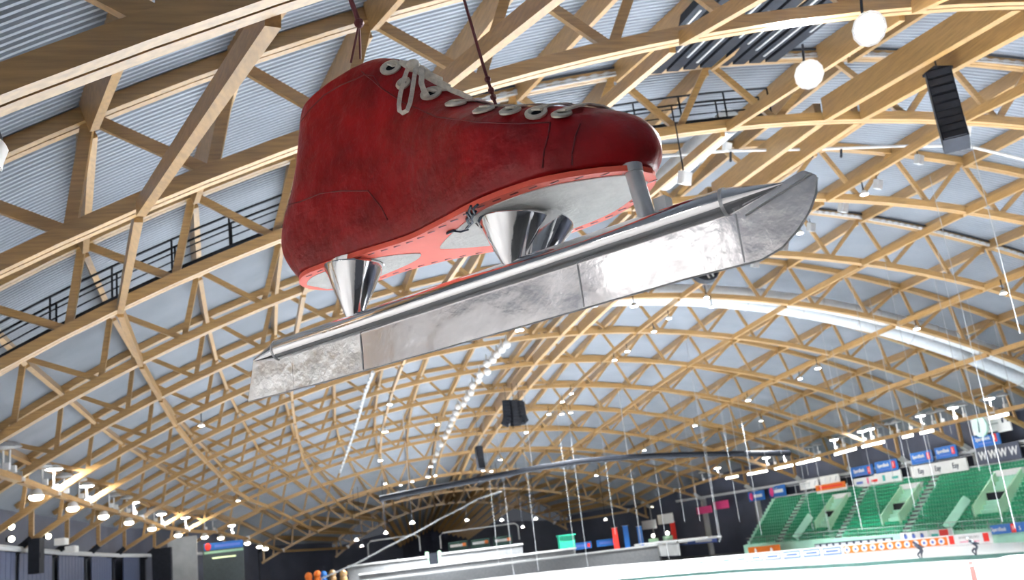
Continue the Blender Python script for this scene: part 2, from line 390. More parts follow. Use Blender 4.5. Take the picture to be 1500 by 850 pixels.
tp = at(1374, 107, 1, yk)
array('black curved line-array loudspeaker hanging right of the bright lamps', tp, 9, .88, .335, .8, -.6, -.05, Vector((tp.x, yk, ZA[1]+2.0)), None)
for k, (px, py, yw, n) in enumerate(((741, 588, 1.3, 8), (752, 588, .2, 8), (760, 589, -.9, 7))):
    tp = at(px, py, 1, 103); array('black line-array loudspeaker in the cluster under the ridge, %s of three' % ['left', 'middle', 'right'][k], tp, n, .9, .34, .8, yw, .11 if k != 1 else .03, Vector((tp.x, 103, zlow(103, tp.x))), 'speaker cluster under the ridge')
tp = at(701, 655, 1, 115); array('lone slim line-array loudspeaker far down under the ridge', tp, 8, .8, .34, .7, .2, -.05, Vector((tp.x, 115, zlow(115, tp.x))), None)
# round dark fan behind the blade
c = at(1032, 396, 1, 56); t = thing('ceiling_fan_drum', 'round dark fan drum with white stripes partly hidden by the blade', 'fan', c)
m = MB(); m.lathe(c+Vector((0, .3, 0)), (0, -1, .25), [(0, .2), (0, .95), (.5, .95), (.5, .8), (.35, .75), (.35, .1)], 24); part('drum', m, 'darksteel', t)
m = MB()
for a in (-.15, .2): m.beam(c+Vector((a-.3, -.28, .7)), c+Vector((a+.3, -.28, -.7)), .08, .05, (0, 1, 0))
part('stripe', m, 'white', t)
m = MB(); m.tube([c, Vector((c.x, c.y, zlow(c.y, c.x)+.4))], .05, 6); part('hanger_rod', m, 'darksteel', t)

# ------------------------------------------------------------------ lamps
SPOTS = []; HIGH = []
def onroof(px, py, drop, y0=14):
    d = ray(px, py); t = y0/d.y
    while t*d.y < 168:
        p = CAM+d*t
        if p.z >= zlow(p.y, p.x)-drop: return p
        t += .15
    return CAM+d*(150/d.y)
def floodlight(label, p, r, glow, spot=0, tilt=(0, 0, -1), group='round floodlights under the roof', rodz=None):
    p = Vector(p); d = Vector(tilt).normalized()
    t = thing('floodlight', label, 'floodlight', p, group)
    m = MB(); m.lathe(p-d*r*.9, d, [(0, r*.25), (.1*r, r*.5), (r*.6, r*.75), (r*.95, r), (r*.95, r*.9)], 12); part('housing', m, 'white', t, True)
    m = MB(); m.lathe(p, d, [(0, r*.2), (0, r*.9), (.06*r, r*.8), (.1*r, .1*r)], 12); part('lens', m, glow, t)
    z = rodz if rodz else max(zlow(p.y, p.x)+.1, p.z+.4)
    m = MB(); m.tube([p-d*r*.8, Vector((p.x, p.y, z))], .04, 5); part('hanger_rod', m, 'darksteel', t)
    if spot: SPOTS.append((p+d*.12*r, d, spot))
big = [(1273, 42, .42, 1.0, 'dazzling floodlight nearest the top right, beside the ridge beams'), (1185, 109, .42, 1.0, 'dazzling floodlight below and left of the brightest one by the ridge')]
for px, py, r, dr, lab in big: floodlight(lab, onroof(px, py, dr, 20), r*1.15, 'glowbig', .5, (-.15, -.8, -.6), 'dazzling floodlights by the ridge')
ROOF = [(1266, 285, .3), (1172, 342, .28), (1035, 436, .28), (1043, 450, .3), (929, 449, .42), (958, 486, .3), (980, 467, .3), (761, 484, .5), (613, 519, .4), (571, 593, .34), (564, 633, .5), (557, 675, .45),
        (919, 515, .34), (900, 528, .34), (837, 577, .3), (824, 589, .34), (804, 607, .38), (823, 607, .42), (836, 605, .36), (771, 634, .38), (733, 674, .42), (641, 622, .34), (631, 684, .42), (627, 699, .5), (638, 697, .36),
        (873, 697, .42), (944, 660, .38), (1018, 624, .4), (1096, 587, .42), (1198, 540, .42), (1343, 482, .36), (1470, 430, .34), (1115, 617, .3), (1172, 555, .3), (564, 709, .36), (587, 711, .3), (604, 706, .3), (708, 690, .36), (720, 691, .36), (743, 690, .3),
        (684, 763, .4), (735, 763, .4), (785, 761, .45), (766, 773, .4), (887, 762, .42), (955, 743, .42), (604, 767, .5), (565, 782, .45), (522, 792, .5), (530, 801, .4), (349, 734, .34), (295, 624, .3)]
ROOF.sort()
for k, (px, py, r) in enumerate(ROOF):
    floodlight('round lit floodlight under the roof, %s from the left' % nth(k), onroof(px, py, .9, 25), r*.8, 'warm' if py > 740 else 'glow')
    if py < 740 and px < 1150: HIGH.append(onroof(px, py, .9, 25))
# unlit lamp boxes and white speaker boxes
for k, (px, py, y, w, lab) in enumerate(((1065, 215, 40, .42, 'white box speaker on the lighting bar'), (1003, 261, 33, .5, 'white square floodlight box below the toe of the boot'), (1414, 191, 36, .5, 'white box lamp right of the curved loudspeaker'),
        (1286, 270, 44, .5, 'grey unlit lamp box above the lit lamp near the blade tip'), (1346, 234, 43, .5, 'grey unlit lamp box under the curved loudspeaker'), (1235, 304, 50, .6, 'grey unlit lamp box right of the blade tip'), (1188, 333, 55, .55, 'grey unlit lamp box under the blade tip'),
        (1148, 361, 60, .6, 'grey unlit lamp box in front of the fifth nearest truss'), (1106, 386, 62, .6, 'grey unlit lamp box just below the blade right of the fan'))):
    c = at(px, py, 1, y); t = thing('lamp_box', lab, 'lamp box', c)
    R = Matrix.Rotation(.5, 3, 'Z') @ Matrix.Rotation(.35, 3, 'X')
    m = MB(); m.box(c, (w*1.1, w*.5, w), R); part('box_body', m, 'white' if k < 3 else 'grey', t)
    m = MB(); m.box(c+R @ Vector((0, -w*.27, 0)), (w*.95, .04, w*.85), R); part('front_panel', m, 'white' if k < 3 else 'steel', t)
    m = MB(); m.tube([c+Vector((0, 0, w*.5)), Vector((c.x, c.y, max(c.z+.6, zlow(c.y, c.x)+.1)))], .03, 5); part('hanger_rod', m, 'darksteel', t)
# white globes under the ridge duct
gl = [(742, 505), (735, 512), (728, 519), (722, 527), (713, 533), (714, 545), (703, 549), (701, 557), (692, 565), (690, 575), (684, 583), (679, 592), (671, 596), (668, 605), (664, 613), (660, 622), (657, 631), (652, 640), (646, 652), (640, 665), (636, 675)]
for k, (px, py) in enumerate(gl):
    p = onroof(px, py, .75, 40)
    t = thing('globe_lamp', 'white globe lamp in the chain left of the ridge, %s from its near end' % nth(k), 'globe lamp', p, 'chain of white globe lamps')
    m = MB(); m.sphere(p, .36, 10, 7); part('globe', m, 'white', t, True)
    m = MB(); m.lathe(p+Vector((0, 0, .3)), (0, 0, 1), [(0, .12), (.25, .1), (.6, .03)], 8); part('fitting', m, 'steel', t)
# perforated fabric ducts at left
for k, path in enumerate((((546, 545), (535, 575), (527, 605), (518, 635), (508, 665), (498, 692)),)):
    pts = [onroof(a, b, .3, 50) for a, b in path]
    t = thing('perforated_duct', 'speckled white duct running away left of the middle under the roof', 'duct', pts[0])
    m = MB(); m.tube(pts, .15, 8); part('duct_sleeve', m, 'grey', t)
    m = MB()
    for q in range(len(pts)-1):
        for s_ in range(5): m.sphere(pts[q].lerp(pts[q+1], s_/5)+Vector((-.12, -.1, -.14)), .1, 6, 4)
    part('vent_holes', m, 'white', t)
# lamp beams at the sides
def mastlamp(label, base, h, r, lit, warm, group):
    base = Vector(base); t = thing('mast_floodlight', label, 'floodlight', base, group)
    m = MB(); m.tube([base, base+Vector((0, 0, h))], .06, 6); part('mast', m, 'white', t)
    c = base+Vector((0, 0, h+.2))
    m = MB(); m.lathe(c+Vector((0, 0, .25)), (0, 0, -1), [(0, r*.3), (.12, r*.75), (.3, r), (.3, r*.92)], 14); part('housing', m, 'white' if lit else 'grey', t, True)
    m = MB(); m.lathe(c-Vector((0, 0, .03)), (0, 0, -1), [(0, .1), (0, r*.9), (.06, r*.7), (.07, .1)], 14); part('lens', m, ('glow' if lit else 'grey'), t)
    m = MB(); m.box(base+Vector((.15, .1, .18)), (.3, .3, .36)); part('ballast_box', m, 'white', t)
    if lit: SPOTS.append((c-Vector((0, 0, .12)), Vector((lit, 0, -1.2)), .32))
def beamy(sg, px, py):                         # point of the lamp beam nearest below a pixel column
    best = None
    for k in range(1200):
        y = 40+k*.1
        if y > 160: break
        x = sg*41*hullw(y); p = Vector((x, y, zlow(y, x))); d = p-CAM; z = d.dot(FW)
        u = 750+FPX*d.dot(RT)/z
        if best is None or abs(u-px) < best[0]: best = (abs(u-px), p)
    return best[1]
lamp_left = [(4, 1, 0), (14, 0, 0), (62, 0, 0), (79, 697, 1), (94, 0, 0), (116, 0, 0), (127, 720, 1), (160, 0, 0), (167, 0, 0), (186, 0, 0), (196, 752, 1), (226, 0, 0), (237, 767, 1), (272, 772, 1), (300, 0, 0), (312, 785, 0), (340, 792, 1)]
for k, (px, py, lit) in enumerate(lamp_left):
    mastlamp('%s mast floodlight on the left lamp beam, %s from the near end' % ('lit' if lit else 'unlit', nth(k)), beamy(-1, px, py)+Vector((0, 0, .25)), 1.0+.2*(k % 2), .62, 1 if lit else 0, 0, 'mast floodlights of the left lamp beam')
lamp_right = [(1473, 0), (1454, 1), (1413, 0), (1400, 1), (1381, 0), (1368, 0), (1352, 1), (1334, 0), (1316, 0), (1306, 0), (1288, 0), (1278, 1), (1266, 1), (1236, 0), (1225, 1), (1200, 0), (1187, 0), (1150, 1), (1135, 0), (1125, 1), (1053, 1), (1030, 0)]
for k, (px, lit) in enumerate(lamp_right):
    mastlamp('%s mast floodlight on the right lamp beam, %s from the near end' % ('lit' if lit else 'unlit', nth(k)), beamy(1, px, 0)+Vector((0, 0, .25)), 1.0, .6, -1 if lit else 0, 0, 'mast floodlights of the right lamp beam')
for k, px in enumerate((45, 100, 146, 184, 218, 257, 296, 320, 359, 377, 410)):
    p = beamy(-1, px, 0)+Vector((.3, 0, -.75)); t = thing('downlight', 'small warm downlight under the left lamp beam, %s from the near end' % nth(k), 'downlight', p, 'downlights of the left lamp beam')
    m = MB(); m.lathe(p+Vector((0, 0, .5)), (0, 0, -1), [(0, .1), (.1, .3), (.42, .42), (.42, .36)], 12); part('shade', m, 'white', t, True)
    m = MB(); m.sphere(p, (.42, .42, .22), 10, 6); part('lens', m, 'warm', t, True)
for k, (a, b) in enumerate(((1482, 1455), (1372, 1354), (1342, 1328), (1300, 1268), (1258, 1228), (1205, 1172), (1165, 1140), (1128, 1100), (1085, 1068))):  # glow strips added where lamps light up the beam timber
    A1, B1 = beamy(1, a, 0), beamy(1, b, 0); o = Vector((-.55, 0, -.45))
    t = thing('cream_glow', 'added glowing strip for the lamplit right lamp beam, %s from the near end' % nth(k), 'glow strip', A1, 'added glow strips of the right lamp beam')
    m = MB(); m.beam(A1+o, B1+o, .16, .22); part('tube', m, 'tube', t)
    m = MB(); m.beam(A1+o+Vector((0, 0, .16)), B1+o+Vector((0, 0, .16)), .3, .08); part('glow_backing', m, 'white', t)

# thin hanging wires (measured where they cross the picture)
WR = [(1433, 250, 34), (1362, 258, 44), (1245, 407, 62), (1283, 480, 66), (1318, 482, 58), (1368, 407, 60), (1392, 445, 54), (1412, 420, 70), (1455, 470, 70), (1216, 545, 74), (1226, 545, 80), (1245, 545, 84), (1275, 542, 84), (1306, 545, 88), (1337, 545, 90), (1373, 545, 88), (1412, 545, 92), (1455, 545, 94),
      (1150, 560, 96), (1160, 570, 98), (1185, 625, 100), (1128, 575, 98), (1108, 600, 100), (1085, 610, 104), (1062, 640, 104), (1034, 660, 106), (1012, 680, 108), (985, 650, 108), (960, 690, 110), (925, 700, 112), (890, 700, 112), (850, 745, 114), (835, 756, 114), (778, 745, 116), (742, 747, 118), (722, 748, 118), (1002, 480, 96), (1015, 560, 100), (1400, 610, 96), (1050, 560, 100)]
WR.sort()
for k, (px, py, y) in enumerate(WR):
    p = at(px, py, 1, y); zt = max(p.z, zlow(y, p.x)); zb = max(1.2, p.z-random.uniform(6, 14)) if k % 3 else 3.0
    m = MB(); m.tube([(p.x, y, zt), (p.x, y, zb)], .016 if y < 60 else .020, 5)
    single('hanging_wire', m, 'palewire', 'thin pale wire hanging straight down from the roof, %s from the left' % nth(k), 'wire', 'thin wires hanging from the roof')

# ------------------------------------------------------------------ right stand
NR, XF, XB, ZF, ZB = 14, 40.0, 46.2, 1.35, 7.35
XB = 45.6
def fol(y): return min(1., hullw(y)) if y > 95 else 1.
def rowx(r, y=90): return (XF+(XB-XF)*r/NR)*fol(y)
def rowz(r): return ZF+(ZB-ZF)*r/NR
Y1, Y2 = 76., 138.
mb = MB(); pr = [(XF-.4, 0), (XF-.4, ZF-.1)]
for r in range(NR): pr += [(rowx(r), rowz(r)-.1), (rowx(r), rowz(r)), (rowx(r+1), rowz(r))]
pr += [(XB, ZB), (XB+.2, ZB), (XB+.2, 0)]
def prof_at(y): return [Vector((x*fol(y), y, z)) for x, z in pr]
mb.sweep([prof_at(y) for y in (76, 95, 107, 119, 125, 131, 138)]); struct('terrace_right', mb, 'terrace', 'stepped green terrace of the right stand', 'terrace')
AIS = [101.0, 115.5, 130.0]; VOM = [(85.4, 89.6), (102.6, 106.6), (118.2, 122.2)]
def seat_free(r, y):
    if any(abs(y-a) < .75 for a in AIS): return False
    if any(a-.2 < y < b+.2 for a, b in VOM) and 3 <= r <= 10: return False
    return True
def seatmesh(mb, x, y, z):
    mb.box((x+.16, y, z+.24), (.30, .42, .05)); mb.box((x+.31, y, z+.38), (.05, .42, .26), Matrix.Rotation(.18, 3, 'Y')); mb.box((x+.22, y, z+.11), (.05, .1, .22))
slots = [(r, 79+.52*k) for r in range(NR) for k in range(int((Y2-79-.6)/.52))]
slots = [s for s in slots if seat_free(*s)]
slots.sort(key=lambda s: (Vector((rowx(*s), s[1], rowz(s[0])))-CAM).length)
sm = MB(); seatmesh(sm, 0, 0, 0)
sme = build('stadium_seat', sm, 'seat'); proto = sme.data
vis = []
for s in slots:
    p = Vector((rowx(*s), s[1], rowz(s[0])+.5)); d = p-CAM; u = 750+FPX*d.dot(RT)/d.dot(FW)
    if u < 1500: vis.append(s)
ind = vis[:300]; rest = vis[300:]
for k, (r, y) in enumerate(ind):
    o = sme if k == 0 else bpy.data.objects.new('stadium_seat', proto)
    if k: COL.objects.link(o)
    o.location = (rowx(r, y), y, rowz(r))
    tag(o, 'green plastic seat in the %s row up, nearest part of the right stand' % nth(r), 'seat', 'green seats in the %s row up, near part' % nth(r))
mb = MB()
for r, y in rest: seatmesh(mb, rowx(r, y), y, rowz(r))
o = build('stadium_seats', mb, 'seat'); tag(o, 'remaining rows of green plastic seats farther along the right stand', 'seats', None, 'stuff')
for k, (a, b) in enumerate(VOM):
    nm = ['nearest', 'middle', 'farthest'][k]
    r0, r1 = 3, 11; x0, x1 = rowx(r0, (a+b)/2), rowx(r1, (a+b)/2); z0, z1 = rowz(r0), rowz(r1)
    t = thing('stair_mouth', 'pale green walled stair mouth in the right stand, %s of three' % nm, 'stair mouth', (x0, (a+b)/2, z0), 'stair mouths of the right stand')
    for yy in (a, b-.3):
        m = MB(); m.add([(x0-.3, yy+q, zz) for q in (0, .3) for zz in (z0-.6,)]+[(x1, yy, z0-.6), (x1, yy+.3, z0-.6)]+[(x0-.3, yy, z0+.9), (x0-.3, yy+.3, z0+.9), (x1, yy, z1+.6), (x1, yy+.3, z1+.6)],
            [(0,2,6,4), (1,5,7,3), (0,4,5,1), (2,3,7,6), (4,6,7,5), (0,1,3,2)]); part('side_wall', m, 'lgreen', t)
    m = MB(); m.box(((x1+.15), (a+b)/2, z1+.35), (.5, b-a+.1, .6)); part('lintel_panel', m, 'white', t)
    m = MB(); m.box((x0+1.5, (a+b)/2, z0+.85), (.1, b-a-.62, 2.3)); part('doorway', m, 'black', t)
    m = MB(); m.box(((x0+1.5+x1)/2, (a+b)/2, z0+2.1), (x1-x0-1.4, b-a-.62, .15)); part('roof_slab', m, 'lgreen', t)
for k, a in enumerate(AIS):
    m = MB()
    for r in range(NR): m.box((rowx(r, a)+.15, a, rowz(r)+.09), (.42, 1.2, .18))
    single('aisle_stairs', m, 'darkconcrete', 'grey aisle steps climbing the right stand, %s from the near end' % nth(k), 'stairs', 'aisle steps of the right stand')
m = MB(); pts = [((XF-.35)*fol(y), y, ZF+.85) for y in (78, 100, 120, 128, 137)]; m.tube(pts, .04, 5); m.tube([(x, y, ZF+.4) for x, y, z in pts], .03, 5)
for q in range(30): xx = (XF-.35)*fol(78+2*q); m.tube([(xx, 78+2*q, ZF-.1), (xx, 78+2*q, ZF+.85)], .03, 5)
single('front_railing', m, 'palewire', 'thin pale railing along the front of the green stand', 'railing')
m = MB(); P = [(XB*fol(y), y, ZB) for y in (78, 95, 107, 119, 128, 137)]
for dz, r_ in ((.1, .13), (1.4, .05)): m.tube([(x, y, z+dz) for x, y, z in P], r_, 6)
for q in range(15): y = 80+4*q; m.tube([(XB*fol(y), y, ZB), (XB*fol(y), y, ZB+1.4)], .04, 5)
single('back_railing', m, 'grey', 'grey railing and ledge behind the top row of green seats', 'railing')
# glass stair rails beside the stair mouths
for k, (yy) in enumerate((91.5, 124.)):
    m = MB(); m.beam(((XF-.3)*fol(yy), yy+1.2, ZF+.3), (rowx(5, yy), yy, rowz(5)+.9), .08, .9); single('stair_screen', m, 'terrace', 'slanting green stair screen beside the %s stair mouth' % ['nearest', 'farthest'][k], 'screen', 'slanting stair screens')

# advertising on the right wall
FR = Matrix(((0, 0, -1), (-1, 0, 0), (0, 1, 0)))     # local x -> -Y, local y -> +Z, local z -> -X (faces the hall)
def text(body, loc, size, m, parent, rot=FR, name='lettering', bold=0., sx=1., align='CENTER'):
    c = bpy.data.curves.new(name, 'FONT'); c.body = body; c.size = size; c.align_x = align; c.align_y = 'CENTER'; c.extrude = .015; c.offset = bold
    tmp = bpy.data.objects.new('tmp', c); COL.objects.link(tmp); bpy.context.view_layer.update()
    me = bpy.data.meshes.new_from_object(tmp.evaluated_get(bpy.context.evaluated_depsgraph_get())); bpy.data.objects.remove(tmp)
    me.materials.clear(); me.materials.append(M[m]); o = bpy.data.objects.new(name, me); COL.objects.link(o)
    o.parent = parent
    if not parent.parent: o.matrix_parent_inverse = WINV[parent.name]
    o.matrix_world = Matrix.Identity(4)
    o.matrix_basis = Matrix.Translation(Vector(loc)) @ rot.to_4x4() @ Matrix.Diagonal((sx, 1, 1, 1))
    return o
def wallsign(name, label, cat, pa, pb, xw, m, group=None, th=.12):
    """panel on the plane x = xw from top-left pixel pa to bottom-right pixel pb"""
    a, b = at(*pa, 0, xw), at(*pb, 0, xw)
    c = (a+b)/2; w, h = abs(a.y-b.y), abs(a.z-b.z)
    t = thing(name, label, cat, c, group)
    q = MB(); q.box(c, (th, w, h)); part('panel', q, m, t)
    return t, c+Vector((-th/2-.03, 0, 0)), w, h
XS = 45.3
def wx(px, py):
    d = ray(px, py); t = 60.
    while t < 260:
        p = CAM+d*t
        if p.x > 46.9*hullw(p.y): return p.x-.9
        t += .3
    return XS
t, c, w, h = wallsign('advertising_sign', 'wide white sign with a small dark arch emblem, topmost at the right edge', 'sign', (1421, 612), (1483, 630), XS, 'white')
m = MB(); m.tube([c+Vector((0, -w*.40+.42*math.cos(a), .05+.45*math.sin(a))) for a in [(-.15+1.3*k/12)*PI-.02 for k in range(13)]], .11, 6); part('emblem', m, 'ink', t)
m = MB(); m.box(c+Vector((0, -w*.02, -.1)), (.02, w*.38, .14)); part('faint_line', m, 'grey', t)
p = at(1438, 625, 0, XS-1.2); t = thing('wall_clock', 'large round pale mint clock hanging in front of the white sign', 'clock', p)
m = MB(); m.lathe(p, (-1, 0, 0), [(0, .2), (0, 1.05), (.25, 1.1), (.3, 1.0), (.3, .05)], 28); part('clock_face', m, 'mint', t)
m = MB(); m.beam(p+Vector((-.36, 0, 0)), p+Vector((-.36, -.14, .85)), .05, .12, (1, 0, 0)); m.beam(p+Vector((-.36, 0, 0)), p+Vector((-.36, .1, -.6)), .05, .12, (1, 0, 0)); part('clock_hands', m, 'ink', t)
m = MB(); m.tube([p+Vector((.1, 0, 1)), p+Vector((.1, 0, 3))], .04, 5); part('hanger_rod', m, 'steel', t)
BL = [((1424, 639), (1467, 650), 'blue bank sign with a red tile below the mint clock'), ((1333, 665), (1368, 676), 'blue bank sign with a red tile above the left scrawled word'), ((1369, 657), (1404, 668), 'blue bank sign with a red tile above the right scrawled word'), ((1246, 686), (1281, 697), 'blue bank sign with a red tile above the long white logo banner, left half'), ((1281, 678), (1317, 689), 'blue bank sign with a red tile above the long white logo banner, right half')]
for k, (a, b, lab) in enumerate(BL):
    t, c, w, h = wallsign('bank_sign', lab, 'sign', a, b, XS, 'blue', 'blue bank signs on the right wall')
    text('SpareBank', c+Vector((0, w*.12, h*.12)), h*.42, 'white', t, bold=.01)
    q = MB(); q.box(c+Vector((0, w*.06, -h*.25)), (.02, w*.5, h*.12)); part('lower_line', q, 'lblue', t)
    q = MB(); q.box(c+Vector((0, -w*.34, .05)), (.04, w*.13, h*.6)); e = part('red_tile', q, 'red', t)
    text('1', c+Vector((-.05, -w*.34, .05)), h*.55, 'white', t, name='numeral')
t, c, w, h = wallsign('word_banner', 'long white banner with three scrawled dark words under the blue signs', 'banner', (1334, 686), (1419, 687), XS, 'white')
bpy.data.objects.remove(t.children[0]); h = 1.35
q = MB(); q.box(c+Vector((.09, 0, 0)), (.12, w, h)); part('panel', q, 'white', t)
for k in range(3): text('Eay', c+Vector((0, w*.31-w*.31*k, 0)), h*.62, 'ink', t)
t, c, w, h = wallsign('letter_banner', 'dark navy banner with a row of large pale letters at the right edge', 'banner', (1431, 664), (1496, 664), XS, 'navy')
bpy.data.objects.remove(t.children[0]); h = 1.7
q = MB(); q.box(c+Vector((.09, 0, 0)), (.12, w, h)); part('panel', q, 'navy', t)
for k in range(4): text('W', c+Vector((0, w*.36-w*.24*k, -.05)), h*.72, 'white', t, bold=.02)
t, c, w, h = wallsign('logo_banner', 'long white banner with small coloured logos above the middle of the green seats', 'banner', (1250, 703), (1322, 702), XS, 'white')
bpy.data.objects.remove(t.children[0]); h = 1.45
q = MB(); q.box(c+Vector((.09, 0, 0)), (.12, w, h)); part('panel', q, 'white', t)
for k, (f, mm, ww) in enumerate(((.36, 'lblue', .14), (.18, 'pink', .03), (.04, 'red', .13), (-.16, 'inkgreen', .05), (-.38, 'inkgreen', .12))):
    q = MB(); q.box(c+Vector((0, w*f, -.1+.12*(k % 2))), (.03, w*ww, h*(.2 if ww > .06 else .5))); part('logo', q, mm, t)
for k, (a, b) in enumerate((((1171, 706), (1200, 714)), ((1201, 699), (1231, 707)))):
    t, c, w, h = wallsign('small_white_sign', 'small white sign with faint grey marks, %s of the pair left of the logo banner' % ['left', 'right'][k], 'sign', a, b, XS-1.0, 'white', 'pair of small white signs')
    q = MB()
    for j in range(3): q.beam(c+Vector((0, w*(.3-.3*j), -h*.25)), c+Vector((0, w*(.2-.3*j), h*.28)), .03, .14, (1, 0, 0))
    part('grey_mark', q, 'duct', t)
t, c, w, h = wallsign('orange_banner', 'orange and white banner with red script above the far green seats', 'banner', (1196, 716), (1241, 717), XS-1.2, 'white')
q = MB(); q.box(c+Vector((0, 0, .35)), (.03, w, .75)); part('orange_band', q, 'orange', t)
q = MB(); q.box(c+Vector((-.02, 0, .35)), (.03, w*.8, .25)); part('red_script', q, 'red', t)
for k, (a, b) in enumerate((((1096, 722), (1121, 732)), ((1125, 714), (1152, 726)))):
    t, c, w, h = wallsign('oval_logo_sign', 'dark blue sign with a pink disc and white lettering stripe, %s of the pair' % ['left', 'right'][k], 'sign', a, b, wx((a[0]+b[0])/2, a[1]+4), 'blue', 'pair of dark blue disc signs')
    q = MB(); q.lathe(c+Vector((0, w*.3, 0)), (-1, 0, 0), [(0, .05), (0, h*.42), (.05, h*.4), (.05, .05)], 20); part('pink_disc', q, 'pink', t)
    q = MB(); q.box(c+Vector((0, -w*.12, 0)), (.03, w*.52, h*.3)); part('white_stripe', q, 'white', t)
for k, (a, b) in enumerate((((1020, 744), (1043, 751)), ((1045, 736), (1068, 744)))):
    t, c, w, h = wallsign('pink_sign', 'bright pink sign on the far right wall, %s half' % ['left', 'right'][k], 'sign', a, b, wx((a[0]+b[0])/2, a[1]+4), 'pink', 'bright pink signs')
for k, (a, b) in enumerate((((940, 764), (962, 774)), ((963, 755), (987, 766)))):
    t, c, w, h = wallsign('white_screen', 'plain white screen on the far right wall, %s one' % ['left', 'right'][k], 'screen', a, b, wx((a[0]+b[0])/2, a[1]+4)-1.3, 'white', 'plain white screens')

# boards round the oval
t = thing('rink_boards', 'long white rink boards with advertising curving round the oval', 'rink boards', (41, 83.4, 0))
m = MB(); HB = 1.05
for k in range(len(BOARD)-1):
    a, b = Vector(BOARD[k]+(0,)), Vector(BOARD[k+1]+(0,)); m.beam(a+Vector((0, 0, HB/2+.02)), b+Vector((0, 0, HB/2+.02)), .12, HB)
part('board_panel', m, 'white', t)
def board_pt(px):
    for k in range(len(BOARD)-1):
        a, b = Vector(BOARD[k]+(0,)), Vector(BOARD[k+1]+(0,))
        def uu(p): d = p-CAM; return 750+FPX*d.dot(RT)/d.dot(FW)
        ua, ub = uu(a), uu(b)
        if min(ua, ub) <= px <= max(ua, ub):
            lo, hi = 0., 1.
            for _ in range(30):
                md = (lo+hi)/2
                if (uu(a.lerp(b, md))-px)*(ua-px) > 0: lo = md
                else: hi = md
            d = (a-b).normalized(); n = Vector((d.y, -d.x, 0))
            if n.dot(CAM-a) < 0: n = -n
            return a.lerp(b, lo), d, n
def board_ad(px0, px1, mm, name, z=.55, h=.8, off=.08):
    q = MB(); K = max(1, round((px1-px0)/7)); rings = []
    for k in range(K+1):
        A2, d, n = board_pt(px0+(px1-px0)*k/K)
        rings.append([A2+n*o+Vector((0, 0, zz)) for o, zz in ((off-.02, z-h/2), (off+.02, z-h/2), (off+.02, z+h/2), (off-.02, z+h/2))])
    q.sweep(rings); return part(name, q, mm, t)
board_ad(1238, 1390, 'orange', 'orange_strip', .55, .78)
for k in range(12):
    p, d, n = board_pt(1243+12.6*k); q = MB(); q.lathe(p+n*.12+Vector((0, 0, .55)), n, [(0, .02), (0, .33), (.03, .32), (.03, .02)], 16); dd = part('white_disc', q, 'white', t)
    q = MB(); q.lathe(p+n*.155+Vector((0, 0, .55)), n, [(0, .02), (0, .15), (.02, .14), (.02, .02)], 12); part('blue_centre', q, 'lblue', t)
for a, b in ((1393, 1400), (1443, 1451), (1496, 1500)): board_ad(a, b, 'red', 'red_tile', .6, .8)
for px in (1422, 1474):
    p, d, n = board_pt(px); R = Matrix((d, Vector((0, 0, 1)), n)).transposed()
    if d.cross(Vector((0, 0, 1))).dot(n) < 0: R = Matrix((-d, Vector((0, 0, 1)), n)).transposed()
    text('SPARCHS NO', p+n*.1+Vector((0, 0, .72)), .34, 'grey', t, R)
    board_ad(px-14, px+14, 'pink', 'pink_line', .32, .06, .09)
for k, (a, b) in enumerate(((1150, 1174), (1179, 1203), (1208, 1234), (1122, 1145), (1100, 1119), (1078, 1097), (1058, 1075), (1040, 1055), (1022, 1037), (1002, 1018), (985, 999), (962, 982))):
    board_ad(a, b, 'lblue' if k > 2 else 'blue', 'blue_frame', .55, .75, .08); board_ad(a+1, b-1, 'white', 'white_field', .55, .5, .10); board_ad(a+4, b-4, 'lblue', 'blue_word', .55, .2, .12)
# second row of banners in front of the stand
def rowbanner(label, pa, pb, h, m, xw=39.2, name='front_banner'):
    a, b = at(*pa, 0, xw), at(*pb, 0, xw); c = (a+b)/2; w = abs(a.y-b.y)
    tt = thing(name, label, 'banner', c); q = MB(); q.beam(a, b, .08, h); part('panel', q, m, tt); return tt, c+Vector((-.08, 0, 0)), w, (a-b).normalized(), a, b
tt, c, w, d, a, b = rowbanner('low blue bank banner in front of the seats at the right edge', (1452, 777), (1506, 771), .85, 'blue')
text('SpareBank', c+Vector((0, w*.27, -.05)), .5, 'white', tt); q = MB(); q.box(c+Vector((0, -w*.13, 0)), (.06, .55, .8)); part('red_tile', q, 'red', tt); text('1', c+Vector((-.06, -w*.13, 0)), .6, 'white', tt, name='numeral'); text('S', c+Vector((0, -w*.3, -.05)), .5, 'white', tt)
tt, c, w, d, a, b = rowbanner('white banner with three round dark badges above the orange boards', (1320, 788), (1360, 784), .95, 'white')
for k in range(3):
    q = MB(); q.lathe(c+Vector((0, w*(.3-.3*k), 0)), (-1, 0, 0), [(0, .02), (0, .3), (.03, .28), (.03, .02)], 14); part('badge', q, 'lblue', tt); q = MB(); q.box(c+Vector((-.05, w*(.3-.3*k), .26)), (.04, .3, .12)); part('badge_cap', q, 'ink', tt)
tt, c, w, d, a, b = rowbanner('cream and red banner right of the badge banner', (1362, 784), (1396, 781), .95, 'white')
q = MB(); q.box(c+Vector((0, -w*.15, .1)), (.05, w*.36, .65)); part('red_block', q, 'red', tt); q = MB(); q.box(c+Vector((0, w*.25, -.1)), (.05, w*.3, .3)); part('green_mark', q, 'inkgreen', tt)
tt, c, w, d, a, b = rowbanner('dark banner with a row of pale badges left of the badge banner', (1194, 801), (1308, 791), .6, 'ink')
for k in range(11): q = MB(); q.beam(a.lerp(b, (k+.15)/11)+Vector((-.07, 0, 0)), a.lerp(b, (k+.8)/11)+Vector((-.07, 0, 0)), .04, .36); part('pale_badge', q, 'duct', tt)
